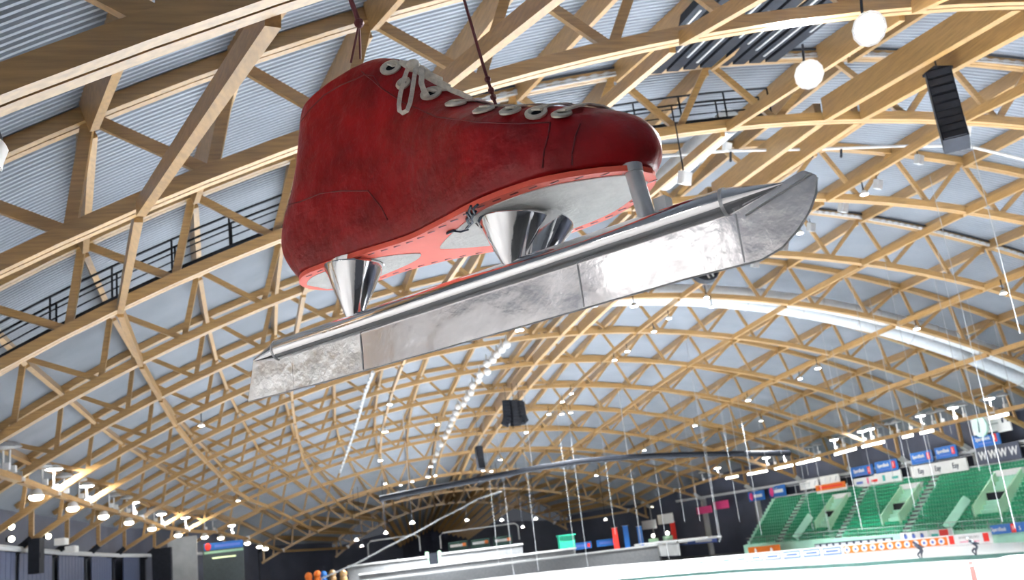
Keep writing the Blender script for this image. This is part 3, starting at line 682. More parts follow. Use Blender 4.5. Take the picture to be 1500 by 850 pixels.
tt, c, w, d, a, b = rowbanner('short orange banner with two pale discs at the far end of the stand', (1097, 809), (1143, 805), 1.25, 'orange', 36.6)
for k in (-.25, .25): q = MB(); q.lathe(c+Vector((0, w*k, 0)), (-1, 0, 0), [(0, .02), (0, .4), (.03, .38), (.03, .02)], 14); part('pale_disc', q, 'white', tt)
# pale block beside the stand's far end
p = at(1146, 751, 1, 142.5); m = MB(); m.box(p, (1.6, 3.6, 1.7)); m.box(p+Vector((0, 0, .95)), (1.8, 3.8, .2)); single('white_cabin', m, 'white', 'white cabin at the upper far end of the green stand', 'cabin')

# low pads on the ice, red line
IN = [(29.5, 60), (27.3, 64.5), (25.5, 68.1), (24.4, 71.7), (22.8, 75), (21, 78.2), (18.1, 87.7), (16.4, 93.3), (14.7, 96), (12.8, 99), (10.5, 102), (6, 107), (0, 110), (-8, 111)]
m = MB()
for k in range(len(IN)-1): m.beam(IN[k]+(.16,), IN[k+1]+(.16,), .25, .30)
single('infield_pad', m, 'kerb', 'dark green low pad line round the inside of the oval', 'pad')
m = MB(); m.beam((23.5, 66.8, .012), (12.5, 51, .012), .3, .01); o = struct('floor_marking', m, 'red', 'dark red line painted across the ice', 'line')
a = at(1478, 815, 2, 2.2); t = thing('net_post', 'grey net post with slack cables standing on the ice at the right edge', 'post', (a.x, a.y, 0))
m = MB(); m.tube([(a.x, a.y, 0), tuple(a)], .09, 8); part('post', m, 'grey', t)
m = MB(); m.tube([tuple(a), (a.x-3, a.y+3, 1.5), (a.x-7.5, a.y+7, .3)], .035, 5); m.tube([tuple(a), (a.x+4, a.y-3, 2.0), (a.x+8, a.y-6, 2.1)], .035, 5); m.tube([tuple(a), (a.x-2.5, a.y-4, .1)], .03, 5); part('cable', m, 'grey', t)
# skaters
def skater(label, foot, face, lean, top):
    t = thing('person', label, 'person', foot); F = Vector((math.cos(face), math.sin(face), 0)); Sd = Vector((-F.y, F.x, 0)); f = Vector(foot)
    hip = f-F*.18+Vector((0, 0, .82)); sh = hip+F*lean+Vector((0, 0, .46)); hd = sh+F*.18+Vector((0, 0, .14))
    def skin(nodes, edges, sub=1):
        me = bpy.data.meshes.new('body'); me.from_pydata([tuple(n[0]) for n in nodes], edges, []); o = bpy.data.objects.new('body', me); COL.objects.link(o)
        sk = o.modifiers.new('skin', 'SKIN'); ss = o.modifiers.new('sub', 'SUBSURF'); ss.levels = sub; ss.render_levels = sub
        for k, n in enumerate(nodes): me.skin_vertices[0].data[k].radius = (n[1], n[1])
        me.skin_vertices[0].data[0].use_root = True
        return o
    N = [(hip, .16), (hip.lerp(sh, .5), .15), (sh, .15), (sh.lerp(hd, .5), .06)]; E = [(0, 1), (1, 2), (2, 3)]
    for sg in (-1, 1):
        k = len(N); N += [(hip+Sd*.1*sg-Vector((0, 0, .06)), .11), (f+F*(.12+.1*sg)+Sd*.13*sg+Vector((0, 0, .48)), .075), (f-F*.05*sg+Sd*.15*sg+Vector((0, 0, .1)), .045), (f-F*(.05*sg-.16)+Sd*.15*sg+Vector((0, 0, .07)), .04)]
        E += [(0, k), (k, k+1), (k+1, k+2), (k+2, k+3)]
        k = len(N); hand = hip-F*.2+Sd*.08*sg+Vector((0, 0, .16))
        N += [(sh+Sd*.2*sg, .07), (sh.lerp(hip, .45)+Sd*.3*sg+Vector((0, 0, .06)), .05), (hand, .04)]; E += [(2, k), (k, k+1), (k+1, k+2)]
    o = skin(N, E); o.data.materials.append(M['suit']); o.name = 'body'; o.parent = t; o.matrix_parent_inverse = WINV[t.name]
    q = MB(); q.sphere(hd, (.105, .105, .13), 12, 8); q.sphere(hd+F*.1-Vector((0, 0, .02)), .025, 6, 4); part('head', q, 'skin', t, True)
    q = MB(); q.sphere(hd+Vector((0, 0, .03))-F*.01, (.115, .115, .12), 12, 8); part('cap', q, top, t, True)
    q = MB(); q.tube([hip.lerp(sh, .55), sh+F*.03], [.165, .17], 10); part('top', q, top, t, True)
    for sg in (-1, 1):
        b = f-F*.05*sg+Sd*.15*sg; q = MB(); q.beam(b-F*.12+Vector((0, 0, .02)), b+F*.28+Vector((0, 0, .02)), .012, .05); part('skate_blade', q, 'steel', t)
skater('bent skater in a dark suit gliding before the orange boards', (25.1, 75.4, 0), 2.0, .42, 'suit')
skater('bent skater in dark shorts and pale top before the white boards', (27.0, 70.9, 0), 2.2, .40, 'suitlight')

# ------------------------------------------------------------------ far end terraces
def tier(label, y, x0, x1, z0, z1, m, cap):
    t = thing('end_terrace', label, 'terrace', ((x0+x1)/2, y, 0)); q = MB(); q.box(((x0+x1)/2, y, (z0+z1)/2), (x1-x0, .6, z1-z0)); part('front_wall', q, m, t)
    q = MB(); q.box(((x0+x1)/2, y-.1, z1+.1), (x1-x0+.2, 1.0, .25)); part('coping', q, cap, t)
    q = MB()
    for k in range(6): q.box(((x0+x1)/2, y+.9+.8*k, z0+.35*(k+1)), (x1-x0, .8, .35))
    part('step', q, 'concrete', t)
    return t
tier('lowest grey terrace at the far end behind the boards', 146, -22, 27, 0, 2.6, 'dim', 'concrete')
tier('upper left grey terrace block at the far end', 160, -19.5, -7.0, 2.6, 4.9, 'dim', 'concrete')
tier('upper right grey terrace block at the far end', 160, -4.8, 8.5, 2.6, 5.1, 'dim', 'concrete')
tier('middle grey terrace strip at the far end', 155, -18, 16, 0, 3.5, 'dim', 'concrete')
for k, (xa, xb) in enumerate(((-16, -7.6), (-4.2, 9))):
    m = MB(); m.tube([(xa, 164, 6.0), (xa, 164, 8.0), (xa+.5, 164, 8.5), (xb-.5, 164, 8.7), (xb, 164, 8.2), (xb, 164, 6.0)], .12, 8)
    single('bent_rail', m, 'grey', 'grey bent pipe rail on the %s end terrace' % ['left', 'right'][k], 'rail', 'bent pipe rails of the far end')
m = MB(); m.box((-6, 160.5, 3.9), (1.5, .5, 3.2)); t = thing('end_doorway', 'dark doorway with green jambs between the end terraces', 'doorway', (-6, 160.5, 2.3)); part('opening', m, 'black', t)
m = MB(); m.box((-7.0, 160.2, 4.0), (.5, .7, 3.4)); m.box((-5.0, 160.2, 4.0), (.5, .7, 3.4)); part('jamb', m, 'lgreen', t)
for k, x in enumerate((-1.5, 2.2, 6.0)):
    t = thing('bottle_banner', 'dark banner with a pale and yellow streak at the far end, %s of three' % ['left', 'middle', 'right'][k], 'banner', (x, 163, 5.8), 'streak banners at the far end')
    m = MB(); m.box((x, 163, 6.0), (3.2, .2, 1.7)); part('panel', m, 'kerb', t); m = MB(); m.box((x-.3, 162.85, 6.2), (2.0, .1, .4)); part('pale_streak', m, 'white', t); m = MB(); m.box((x+1.0, 162.84, 6.25), (.6, .1, .5)); part('yellow_streak', m, 'orange', t)
m = MB(); m.box((15.5, 158, 4.6), (2.6, 1, 2.1)); m.box((15.5, 157.8, 5.75), (2.9, 1.5, .2)); single('green_booth', m, mat('bright_green_paint', (.02, .42, .26), .5), 'bright green booth at the far end right of the doorway', 'booth')
for k, (px, py) in enumerate(((851, 800), (889, 795))):
    c = at(px, py, 1, 162); t = thing('far_blue_sign', 'small blue sign with a red dot at the far end, %s of two' % ['left', 'right'][k], 'sign', c, 'small blue far signs'); m = MB(); m.box(c, (3.6, .2, 1.1)); part('panel', m, 'blue', t)
    m = MB(); m.box(c+Vector((-.3, -.14, 0)), (2.1, .06, .4)); part('white_line', m, 'lblue', t); m = MB(); m.box(c+Vector((1.3, -.14, 0)), (.5, .06, .6)); part('red_dot', m, 'red', t)
# gallery along the far right side
m = MB(); m.box((30, 147, 2.9), (7, 20, .3)); m.box((26.7, 147, 2.0), (.3, 20, 2.0)); single('side_gallery', m, 'concrete', 'low grey gallery at the far right below the dark wall', 'gallery')
for k, (px, h, mm) in enumerate(((902, 4.6, 'red'), (918, 5.0, 'blue'), (938, 4.2, 'blue'), (987, 4.8, 'red'), (1019, 4.8, 'blue'))):
    c = at(px, 790-(px-902)*.1, 1, 160); t = thing('hanging_flag', 'narrow %s flag hanging at the far right gallery, %s from the left' % (mm, nth(k)), 'flag', c, 'narrow flags at the far right')
    m = MB(); m.box(c, (.9, .08, h*.8)); part('cloth', m, mm, t); m = MB(); m.tube([c+Vector((-.6, 0, h*.4)), c+Vector((.6, 0, h*.4))], .04, 5); part('crossbar', m, 'steel', t)
for k, (px, py) in enumerate(((958, 797), (979, 793), (1032, 785), (1068, 780))):
    c = at(px, py, 1, 158); t = thing('lit_door', 'pale green door with a round lamp above it, %s from the left' % nth(k), 'door', c, 'pale green doors of the far gallery')
    m = MB(); m.box(c, (1.7 if k < 2 else 2.4, .15, 1.7)); part('leaf', m, 'lgreen', t); m = MB(); m.sphere(c+Vector((0, -.2, 1.3)), .3, 10, 6); part('lamp_globe', m, 'tube', t, True)
c0 = at(940, 801, 1, 152); c1 = at(1050, 791, 1, 152); m = MB(); m.beam(c0, c1, .1, .7); t = thing('blue_word_banner', 'long pale blue banner under the pale green doors', 'banner', c0); part('panel', m, 'lblue', t)
for k in range(3): q = MB(); q.beam(c0.lerp(c1, .05+k*.33)+Vector((0, -.08, 0)), c0.lerp(c1, .27+k*.33)+Vector((0, -.08, 0)), .04, .28); part('white_word', q, 'white', t)
# left lower wall details
for k, i in enumerate(range(4, 11)):
    y = Y0+DY*i-6; x = -46.4*hullw(y)
    m = MB()
    for q in range(8): m.box((x+.25, y-4.8+1.2*q, 4.6), (.10, 1.12, 8.6))
    o = struct('wall_left_panel', m, mat('blue_grey_panel', (.045, .06, .12), .5) if k == 0 else bpy.data.materials['blue_grey_panel'], 'blue grey panel bay on the left wall, %s from the near end' % nth(k), 'wall panel')
c = at(328, 830, 1, 138); t = thing('scoreboard', 'dark scoreboard with a blue header strip at the bottom left', 'scoreboard', c)
m = MB(); m.box(c, (5.2, .5, 6.2)); part('screen_case', m, mat('dark_grey_screen', (.05, .065, .07), .5), t)
m = MB(); m.box(c+Vector((.1, -.3, 2.7)), (5.0, .15, .9)); part('header_strip', m, 'blue', t)
m = MB(); m.sphere(c+Vector((-1.9, -.42, 2.7)), (.4, .08, .5), 12, 8); part('red_disc', m, 'red', t); m = MB(); m.box(c+Vector((.6, -.4, 2.7)), (3.3, .06, .35)); part('header_line', m, 'lblue', t)
m = MB(); m.box(c+Vector((.1, -.3, 1.95)), (5.0, .12, .3)); part('green_strip', m, 'lgreen', t); m = MB(); m.box(c+Vector((.1, -.3, 1.2)), (3.0, .08, .18)); part('text_line', m, emit('screen_text', (.6, .8, .2), .8), t)
c = at(268, 830, 1, 136); m = MB(); m.box(c, (3.6, .6, 7.4)); m.box(c+Vector((0, -.35, 3.4)), (3.8, .15, .3)); single('grey_wall_panel', m, 'concrete', 'tall grey panel left of the scoreboard', 'panel')
c = at(238, 838, 1, 128); m = MB(); m.box(c, (2.2, 1.2, 5.6)); m.box(c+Vector((0, -.65, 2.0)), (2.0, .1, .4)); single('black_cabinet', m, 'black', 'tall black cabinet at the bottom left beside the grey panel', 'cabinet')
for k, (px, py) in enumerate(((53, 815), (90, 794), (105, 805))):
    c = at(px, py, 0, -44.6); m = MB(); m.box(c, (.8, 1.4, .55 if k else 2.6)); m.box(c+Vector((.42, 0, 0)), (.06, 1.2, .4)); single('wall_box', m, 'black' if k == 0 else 'white', ['large dark wall box at the bottom left corner', 'white wall box on the left ledge, upper of two', 'white wall box on the left ledge, lower of two'][k], 'box')
for k, (px, py) in enumerate(((17, 772), (17, 790), (71, 786))):
    c = at(px, py, 0, -44.2); t = thing('wall_lamp', 'small round lit wall lamp at the bottom left, %s' % ['upper of the pair', 'lower of the pair', 'beside the ledge'][k], 'lamp', c, 'small wall lamps'); m = MB(); m.sphere(c, .2, 10, 6); part('bulb', m, 'warm', t, True); m = MB(); m.box(c+Vector((-.25, 0, 0)), (.2, .3, .3)); part('bracket', m, 'darksteel', t)
for k, (px, py, mm) in enumerate(((452, 845, 'orange'), (465, 842, 'orange'), (474, 843, 'blue'), (487, 841, 'wood'), (503, 841, 'wood'))):
    c = at(px, py, 1, 150); m = MB(); m.sphere(c, (.55, .45, .6), 10, 6); m.sphere(c-Vector((0, 0, .95)), (.6, .45, .8), 10, 6); single('mascot_cutout', m, mm, 'plain %s rounded figure in the small group at the bottom, %s from the left' % ({'orange': 'orange', 'blue': 'blue', 'wood': 'tan'}[mm], nth(k)), 'figure', 'rounded figures at the far left end', True)

# ------------------------------------------------------------------ THE GIANT SKATE
P0 = CAM+ray(409, 513)*11.5; P1 = CAM+ray(1065, 296)*11.5*.72
LV = (P1-P0).normalized(); WV = Vector((0, 0, 1)).cross(LV).normalized(); HV = LV.cross(WV)
RS = Matrix((LV, WV, HV)).transposed()
skate = bpy.data.objects.new('giant_skate', None); COL.objects.link(skate)
skate.matrix_world = Matrix.Translation(P0) @ RS.to_4x4()
tag(skate, 'giant red speed skate with a long silver blade hanging under the roof', 'skate')
skate['_local'] = 1
def sp(name, mb, m, smooth=False, label=None, parent=None):
    o = build(name, mb, m, None, smooth, label); o.parent = parent or skate; return o
MI = RS.transposed(); CL = MI @ (CAM-P0)
def lray(px, py): return (MI @ ray(px, py)).normalized()
def on_w(px, py, w):
    d = lray(px, py); return CL+d*((w-CL.y)/d.y)
def interp(T, v):
    if v <= T[0][0]: return T[0][1]
    for (a, b), (c, d) in zip(T, T[1:]):
        if v <= c:
            q = (v-a)/(c-a); return b+(d-b)*q
    return T[-1][1]
def cubic(T, v):                                  # smooth (Catmull-Rom) table
    n = len(T)
    if v <= T[0][0]: return T[0][1]
    if v >= T[-1][0]: return T[-1][1]
    for k in range(n-1):
        if v <= T[k+1][0]:
            x0, y0 = T[k]; x1, y1 = T[k+1]; h = x1-x0
            m0 = (T[k+1][1]-T[k-1][1])/(T[k+1][0]-T[k-1][0]) if k else (y1-y0)/h
            m1 = (T[k+2][1]-y0)/(T[k+2][0]-x0) if k < n-2 else (y1-y0)/h
            t = (v-x0)/h
            return (2*t**3-3*t*t+1)*y0+(t**3-2*t*t+t)*h*m0+(-2*t**3+3*t*t)*y1+(t**3-t*t)*h*m1
BACK = [(.60, .40), (.75, .29), (.95, .18), (1.15, .13), (1.35, .16), (1.6, .26), (1.9, .38), (2.3, .48), (2.6, .55), (2.9, .60)]
FRONT = [(.60, 5.08), (.66, 5.14), (.74, 5.19), (.90, 5.20), (1.05, 5.13), (1.18, 5.00), (1.32, 4.74), (1.48, 4.30), (1.62, 3.92), (1.76, 3.64), (1.92, 3.34), (2.06, 3.10), (2.22, 2.90), (2.38, 2.70), (2.57, 2.48), (2.77, 2.24), (2.9, 2.02)]
HWID = [(.2, .43), (.9, .47), (1.6, .46), (2.4, .50), (3.0, .66), (3.6, .78), (4.2, .75), (4.7, .64), (5.3, .50)]
VB = [(.6, .97), (.8, 1.03), (1.1, 1.02), (1.6, .96), (2.2, .92), (2.9, .90)]
def heel(s): q = max(0, min(1, (3.4-s)/2.2)); return q*q*(3-2*q)
def sole_h(s, h): return h+.13*heel(s)*max(0, 1-(h-.6)/1.4)
def capf(x): x = max(0., min(1., x)); return math.sqrt(max(0., 1-(1-x)**2))
def halfw(s, h, b, f):
    rf = 1.0 if h < 1.2 else (1.15 if h < 2.2 else 1.15-.5*(h-2.2))
    rf = min(rf, .75*(f-b))
    return cubic(HWID, s)*interp(VB, h)*capf((s-b)/.52)*capf((f-s)/rf)
def cen(s): return .19+.03*math.sin(s)
NS = 56
def slice_pts(h, shrink=0.):
    b, f = cubic(BACK, h)+shrink, cubic(FRONT, h)-shrink
    ss = [b+(f-b)*(1-math.cos(PI*k/NS))/2 for k in range(NS+1)]
    near, far = [], []
    for s in ss:
        w = max(.0, halfw(s, h, b, f)-shrink*(1 if 0 < s-b and f-s > 0 else 0))
        tilt = .24*(s-1.35)*max(0, (h-1.9)/1.0)**1.2 if h > 1.9 else 0
        near.append(Vector((s, cen(s)-w, sole_h(s, h)+tilt))); far.append(Vector((s, cen(s)+w, sole_h(s, h)+tilt)))
    return near+far[-2:0:-1]
hs = [.60, .63, .67, .72, .78, .85, .92]+[.92+.04*k for k in range(1, 34)]+[2.28+.05*k for k in range(1, 13)]+[2.9]
mb = MB(); rings = [slice_pts(h) for h in hs]
inner = [slice_pts(h, .07) for h in (2.9, 2.75, 2.5, 2.2)]
mb.sweep(rings+inner, cap=True)
boot = sp('boot', mb, 'boot', True, 'red vinyl boot upper')
dm = boot.modifiers.new('sub', 'SUBSURF'); dm.levels = 0; dm.render_levels = 1
tx = bpy.data.textures.new('wrinkle', 'CLOUDS'); tx.noise_scale = .55
dp = boot.modifiers.new('wrinkle', 'DISPLACE'); dp.texture = tx; dp.strength = .035; dp.texture_coords = 'LOCAL'; dp.mid_level = .5
BV = BVHTree.FromPolygons([tuple(v) for v in mb.v], mb.f)
def hit(px, py, off=.02):
    d = lray(px, py); q, n, i, ds = BV.ray_cast(CL, d)
    if q is None: return None, None
    if n.dot(d) > 0: n = -n
    return q+n*off, n
def topdown(s, w, off=.03):
    q, n, i, ds = BV.ray_cast(Vector((s, w, 6)), Vector((0, 0, -1)))
    return (q+Vector((0, 0, off))) if q else None
# sole
def sole_loop(margin, s0, s1, tap0=0., tap1=0., n=60):
    b, f = cubic(BACK, .6), cubic(FRONT, .6); near, far = [], []
    a0, a1 = max(b+margin, s0), min(f-margin, s1)
    for k in range(n+1):
        s = a0+(a1-a0)*(1-math.cos(PI*k/n))/2; w = max(.0, halfw(s, .6, b, f)-margin)
        if tap0: w *= capf((s-a0)/tap0)**1.4
        if tap1: w *= capf((a1-s)/tap1)**1.4
        if k in (0, n): w = .001
        near.append((s, cen(s)-w)); far.append((s, cen(s)+w))
    return near, far
def plate(mb, near, far, h0, th):
    K = len(near)
    rows = []
    for (s, a), (_, c) in zip(near, far):
        z = sole_h(s, h0); rows.append([Vector((s, a, z)), Vector((s, a+(c-a)*.5, z)), Vector((s, c, z)), Vector((s, c, z-th)), Vector((s, a+(c-a)*.5, z-th)), Vector((s, a, z-th))])
    mb.sweep(rows)
mb = MB(); n_, f_ = sole_loop(-.012, 0, 9); plate(mb, n_, f_, .605, .055); sole = sp('sole', mb, 'sole', False, 'orange red sole plate')
mb = MB(); n_, f_ = sole_loop(.11, 0, 2.15, 0, 1.1); plate(mb, n_, f_, .552, .012); sp('sole_patch', mb, 'patch', False, 'white heel patch')
mb = MB(); n_, f_ = sole_loop(.12, 2.45, 9, 1.3, 0); plate(mb, n_, f_, .552, .012); bp_ = sp('sole_patch', mb, 'patch', False, 'white ball patch with dark ink scrawl')
mb = MB()
for path in (((690, 302), (687, 310), (691, 316), (684, 322), (688, 330), (683, 336)), ((700, 300), (693, 306), (695, 313), (689, 318)), ((655, 345), (664, 340), (675, 341), (686, 337)), ((684, 312), (692, 326), (686, 333)), ((697, 310), (690, 322))):
    pts = []
    for px, py in path:
        d = lray(px, py); q = CL+d*((.535-CL.z)/d.z); pts.append(Vector((q.x, q.y, sole_h(q.x, .552)-.016)))
    mb.tube(pts, .014, 5)
sp('ink_scrawl', mb, 'ink', False, None, bp_)
# stitched slots along the sole edge
mb = MB()
for k in range(44):
    for sg in (-1, 1):
        s = .8+.1*k; b, f = cubic(BACK, .6), cubic(FRONT, .6); w = halfw(s, .6, b, f)-.045
        if k % 2 == 0: mb.box((s, cen(s)+sg*w, sole_h(s, .605)-.056), (.09, .016, .008))
sp('sole_stitches', mb, 'seam', False, None, sole)
# seams
def seam(pxs, r=.011):
    pts = [hit(a, b, .006)[0] for a, b in pxs]; pts = [p for p in pts if p is not None]; q = MB()
    fine = []
    for a, b in zip(pts, pts[1:]):
        for k in range(4):
            m_ = a.lerp(b, k/4); d = (m_-CL).normalized(); h_ = BV.ray_cast(CL, d)[0]; fine.append(h_-d*.004 if h_ else m_)
    q.tube(fine+[pts[-1]], r*.75, 5); return q
sp('collar_seam', seam(((442, 178), (455, 160), (475, 140), (500, 125), (520, 117), (534, 110), (548, 112), (556, 125))), 'seam')
sp('quarter_seam', seam(((530, 105), (560, 130), (590, 150), (640, 172), (700, 180), (760, 182), (805, 180))), 'seam')
sp('toe_seam', seam(((806, 180), (803, 200), (797, 222), (795, 246))), 'seam')
sp('toe_seam', seam(((850, 182), (843, 200), (838, 225), (838, 242))), 'seam')
sp('heel_seam', seam(((424, 300), (440, 296), (470, 284), (500, 280), (540, 280), (560, 305), (568, 322))), 'seam')
# eyelets and laces
EY = [(573, 101, .125), (592, 124, .09), (632, 139, .12), (668, 154, .115), (709, 160, .115), (748, 165, .11), (786, 168, .11), (823, 170, .10)]
for k, (px, py, r) in enumerate(EY):
    for dyy in range(0, 14):
        p, n = hit(px, py+dyy*.7, .012)
        if p is not None and n.dot((CL-p).normalized()) > .16: break
    if p is None: continue
    q = MB(); q.lathe(p, n, [(0, r*.45), (.012, r*.45), (.035, r*.7), (.02, r), (0, r)], 20); e = sp('eyelet', q, 'eyelet', True)
    q = MB(); q.lathe(p-n*.002, n, [(0, .005), (.006, r*.46), (.008, r*.44)], 14); sp('eyelet_hole', q, 'black', False, None, e)
    # lace from the eyelet over the instep to the far side
    if k in (1,): continue
    pts = [p+n*.04]; c = 2*.19
    for u in (.12, .25, .4, .55, .7, .85, 1.0):
        w = p.y+(c-2*(p.y-0)) * 0 if False else p.y+(2*(.19-p.y))*u
        s = p.x+.10*math.sin(u*PI)+(.10 if k > 2 else .2)*u; tpd = topdown(s, w, .035)
        if tpd: pts.append(tpd)
    if len(pts) > 2:
        sd = [LVv for LVv in [Vector((1, 0, -.35 if k > 2 else -.75))]*len(pts)]
        q = MB(); q.ribbon(pts, sd, .10, .018); sp('lace', q, 'lace', True)
def strap(pxs, w, off=.07, offs=None):
    pts = []
    for j, (a, b) in enumerate(pxs):
        p, n = hit(a, b, off if not offs else offs[j])
        if p is None: p = on_w(a, b, pts[-1].y if pts else -.1)
        pts.append(p)
    d0 = (pts[0]-CL).normalized(); sd = []
    for j in range(len(pts)):
        a, b = pts[max(0, j-1)], pts[min(len(pts)-1, j+1)]; sd.append((b-a).cross(d0).normalized())
    q = MB(); q.ribbon(pts, sd, w, .018); return q
kn = hit(606, 108, .1)[0] or on_w(606, 104, 0)
loop = [(601, 108), (598, 125), (594.5, 145), (593.5, 160), (595, 169), (600, 172.5), (606, 170), (609, 160), (610.5, 145), (611, 125), (610, 108)]
sp('lace_loop', strap(loop, .048, .10), 'lace', True)
sp('lace_end', strap(((617, 110), (620, 122), (621, 131), (625, 141), (631, 151)), .06, .09), 'lace', True)
q = MB(); q.sphere(kn, (.09, .07, .07), 10, 6); sp('lace_knot', q, 'lace', True)
wk = kn.y
for a, b in (((585, 90), (605, 105)), ((610, 101), (660, 128)), ((612, 106), (668, 138)), ((612, 100), (648, 117)), ((640, 122), (692, 146))):
    A3 = on_w(*a, wk+.02); B3 = on_w(*b, wk+.12); A3b = A3; q = MB()
    q.ribbon([A3, A3.lerp(B3, .5), B3], Vector((.15, .1, 1)), .055, .018); sp('lace', q, 'lace', True)
# mounts
def cone(c0, c1, r0, r1, mm='chrome'):
    q = MB(); a = Vector(c1)-Vector(c0); L = a.length
    q.lathe(c0, a, [(0, r0*.96), (0, r0), (.02, r0*1.01), (L, r1), (L+.05, r1*.9)], 40); return q
sp('heel_cone', cone((1.34, 0.0, .68), (1.28, 0, .08), .335, .09), 'chrome', True)
q = MB(); q.lathe((1.36, .04, .66), (0, 0, 1), [(0, .30), (.07, .31), (.08, .30)], 32); sp('heel_collar', q, 'chrome', True)
sp('middle_cone', cone((3.60, -.03, .545), (3.52, 0, .06), .37, .10), 'chrome', True)
sp('middle_cone', cone((3.80, .26, .50), (3.72, .1, .06), .28, .10), 'chrome', True)
for a, b in (((3.35, .38, .60), (3.72, .20, .50)), ((3.28, -.30, .62), (3.30, -.18, .52))):
    q = MB(); q.beam(a, b, .18 if a[1] > 0 else .03, .03, (1, 0, 0)); sp('mount_strut', q, 'chrome')
q = MB(); q.tube([(4.97, .0, .64), (5.04, 0, .08)], .082, 20); sp('toe_post', q, 'steel', True, 'grey toe post')
q = MB(); q.lathe((4.97, 0, .55), (0, 0, 1), [(0, .085), (0, .10), (.08, .10), (.08, .085)], 20); sp('post_collar', q, 'steel')
q = MB(); q.box((5.16, .12, .17), (.12, .14, .2)); sp('toe_block', q, 'white')
# blade tube and sheet
q = MB(); q.tube([(0, 0, 0), (5.8, 0, 0)], .125, 36); sp('blade_tube', q, 'chrome', True)
q = MB()
ringsL = [[Vector((0, .126*math.cos(t), .126*math.sin(t))) for t in (2*PI*k/32 for k in range(32))], [Vector((-.47, .012*math.cos(t), -.03+.015*math.sin(t))) for t in (2*PI*k/32 for k in range(32))]]
q.sweep(ringsL); sp('tube_nose', q, 'chrome', False)
q = MB(); q.sweep([[Vector((5.8, .126*math.cos(t), .126*math.sin(t))) for t in (2*PI*k/32 for k in range(32))], [Vector((6.32, .01*math.cos(t), .01*math.sin(t))) for t in (2*PI*k/32 for k in range(32))]]); sp('tube_nose', q, 'chrome', False)
q = MB(); q.lathe((-.012, 0, 0), (1, 0, 0), [(0, .12), (0, .131), (.03, .131), (.03, .12)], 36); q.lathe((5.78, 0, 0), (1, 0, 0), [(0, .12), (0, .131), (.03, .131), (.03, .12)], 36); sp('tube_ring', q, 'steel')
BOT = [(-.60, -.50), (0, -.515), (.8, -.53), (2.4, -.54), (3.8, -.55), (5.3, -.55), (6.0, -.575), (6.2, -.52), (6.36, -.41), (6.48, -.29), (6.56, -.16), (6.59, -.04)]
TOP = [(-.60, -.5), (-.46, -.02), (0, -.06), (5.8, -.06), (6.2, -.02), (6.45, .045), (6.5, .05), (6.59, -.02)]
from mathutils import noise as mnoise
def sheet(s0, s1, amp, n, mrow=8):
    q = MB(); rows = []
    for k in range(n+1):
        s = s0+(s1-s0)*k/n; lo, hi = interp(BOT, s), interp(TOP, s); r = []
        for j in range(mrow+1):
            h = lo+(hi-lo)*j/mrow; e = math.sin(PI*j/mrow)
            w = amp*mnoise.noise(Vector((s*1.6, h*2.2, 3.1)))+amp*.4*mnoise.noise(Vector((s*5, h*6, 1.3)))
            r.append(Vector((s, w*(0.35+.65*e), h)))
        rows.append([v+Vector((0, -.012, 0)) for v in r]+[v+Vector((0, .012, 0)) for v in reversed(r)])
    q.sweep(rows); return q
sp('blade_sheet', sheet(-.60, .22, .030, 24), 'bladecrumple', True, 'crumpled pale foil at the heel end of the blade')
sp('blade_sheet', sheet(.222, 1.36, .030, 30), 'bladecrumple', True, 'crumpled foil panel')
sp('blade_sheet', sheet(1.362, 4.25, .010, 40), 'blade', True)
sp('blade_sheet', sheet(4.252, 5.86, .008, 24), 'blade', True)
sp('blade_sheet', sheet(5.862, 6.588, .005, 40), 'blade', True, 'upturned toe end of the blade')
q = MB()
for s in (1.361, 4.251, 5.861): q.beam((s, -.016, interp(BOT, s)+.01), (s, -.016, -.13), .012, .008, (0, 1, 0))
q.tube([(5.95, -.018, -.17), (6.2, -.018, -.10), (6.56, -.018, .0)], .008, 5); q.tube([(a, -.0, b-.004) for a, b in BOT], .012, 5)
sp('sheet_seam', q, 'steel')

# suspension cables (things of their own)
W2 = skate.matrix_world
def lw(v): return P0+RS @ Vector(v)
ring = CAM+ray(526, 34)*11.15
anch = CAM+ray(500, -40)*11.3
bk1 = hit(516, 97, 0)[0] or on_w(514, 92, -.1)
m = MB(); m.tube([lw(bk1), ring], .014, 6); m.tube([lw(on_w(528, 86, .1)), ring], .014, 6); m.tube([ring, anch], .03, 6); m.sphere(ring, .06, 8, 6)
single('rear_suspension_cable', m, 'redwire', 'dark red forked sling holding the heel end of the giant skate', 'cable')
c1, c2, c3 = CAM+ray(727, 156)*9.6, CAM+ray(706, 90)*9.75, CAM+ray(680, 0)*9.95; c4 = CAM+ray(668, -42)*10.05
low_ = topdown(3.25, .25, -.05) or Vector((3.25, .2, 2.0))
m = MB(); m.tube([lw(low_), c1, c2, c3, c4], .016, 6)
for f in (.2, .35, .6): m.sphere(c1.lerp(c2, f), .035, 8, 5)
single('front_suspension_cable', m, 'redwire', 'dark cable with small clamps holding the instep of the giant skate', 'cable')

# ------------------------------------------------------------------ light
for k, (p, d, e) in enumerate(SPOTS):
    l = bpy.data.lights.new('flood_spot', 'SPOT'); l.energy = 14000*e; l.spot_size = 2.3; l.spot_blend = .5; l.shadow_soft_size = .25; l.color = (1, .98, .95)
    o = bpy.data.objects.new('flood_spot', l); COL.objects.link(o); o.location = p; o.rotation_euler = d.to_track_quat('-Z', 'Y').to_euler()
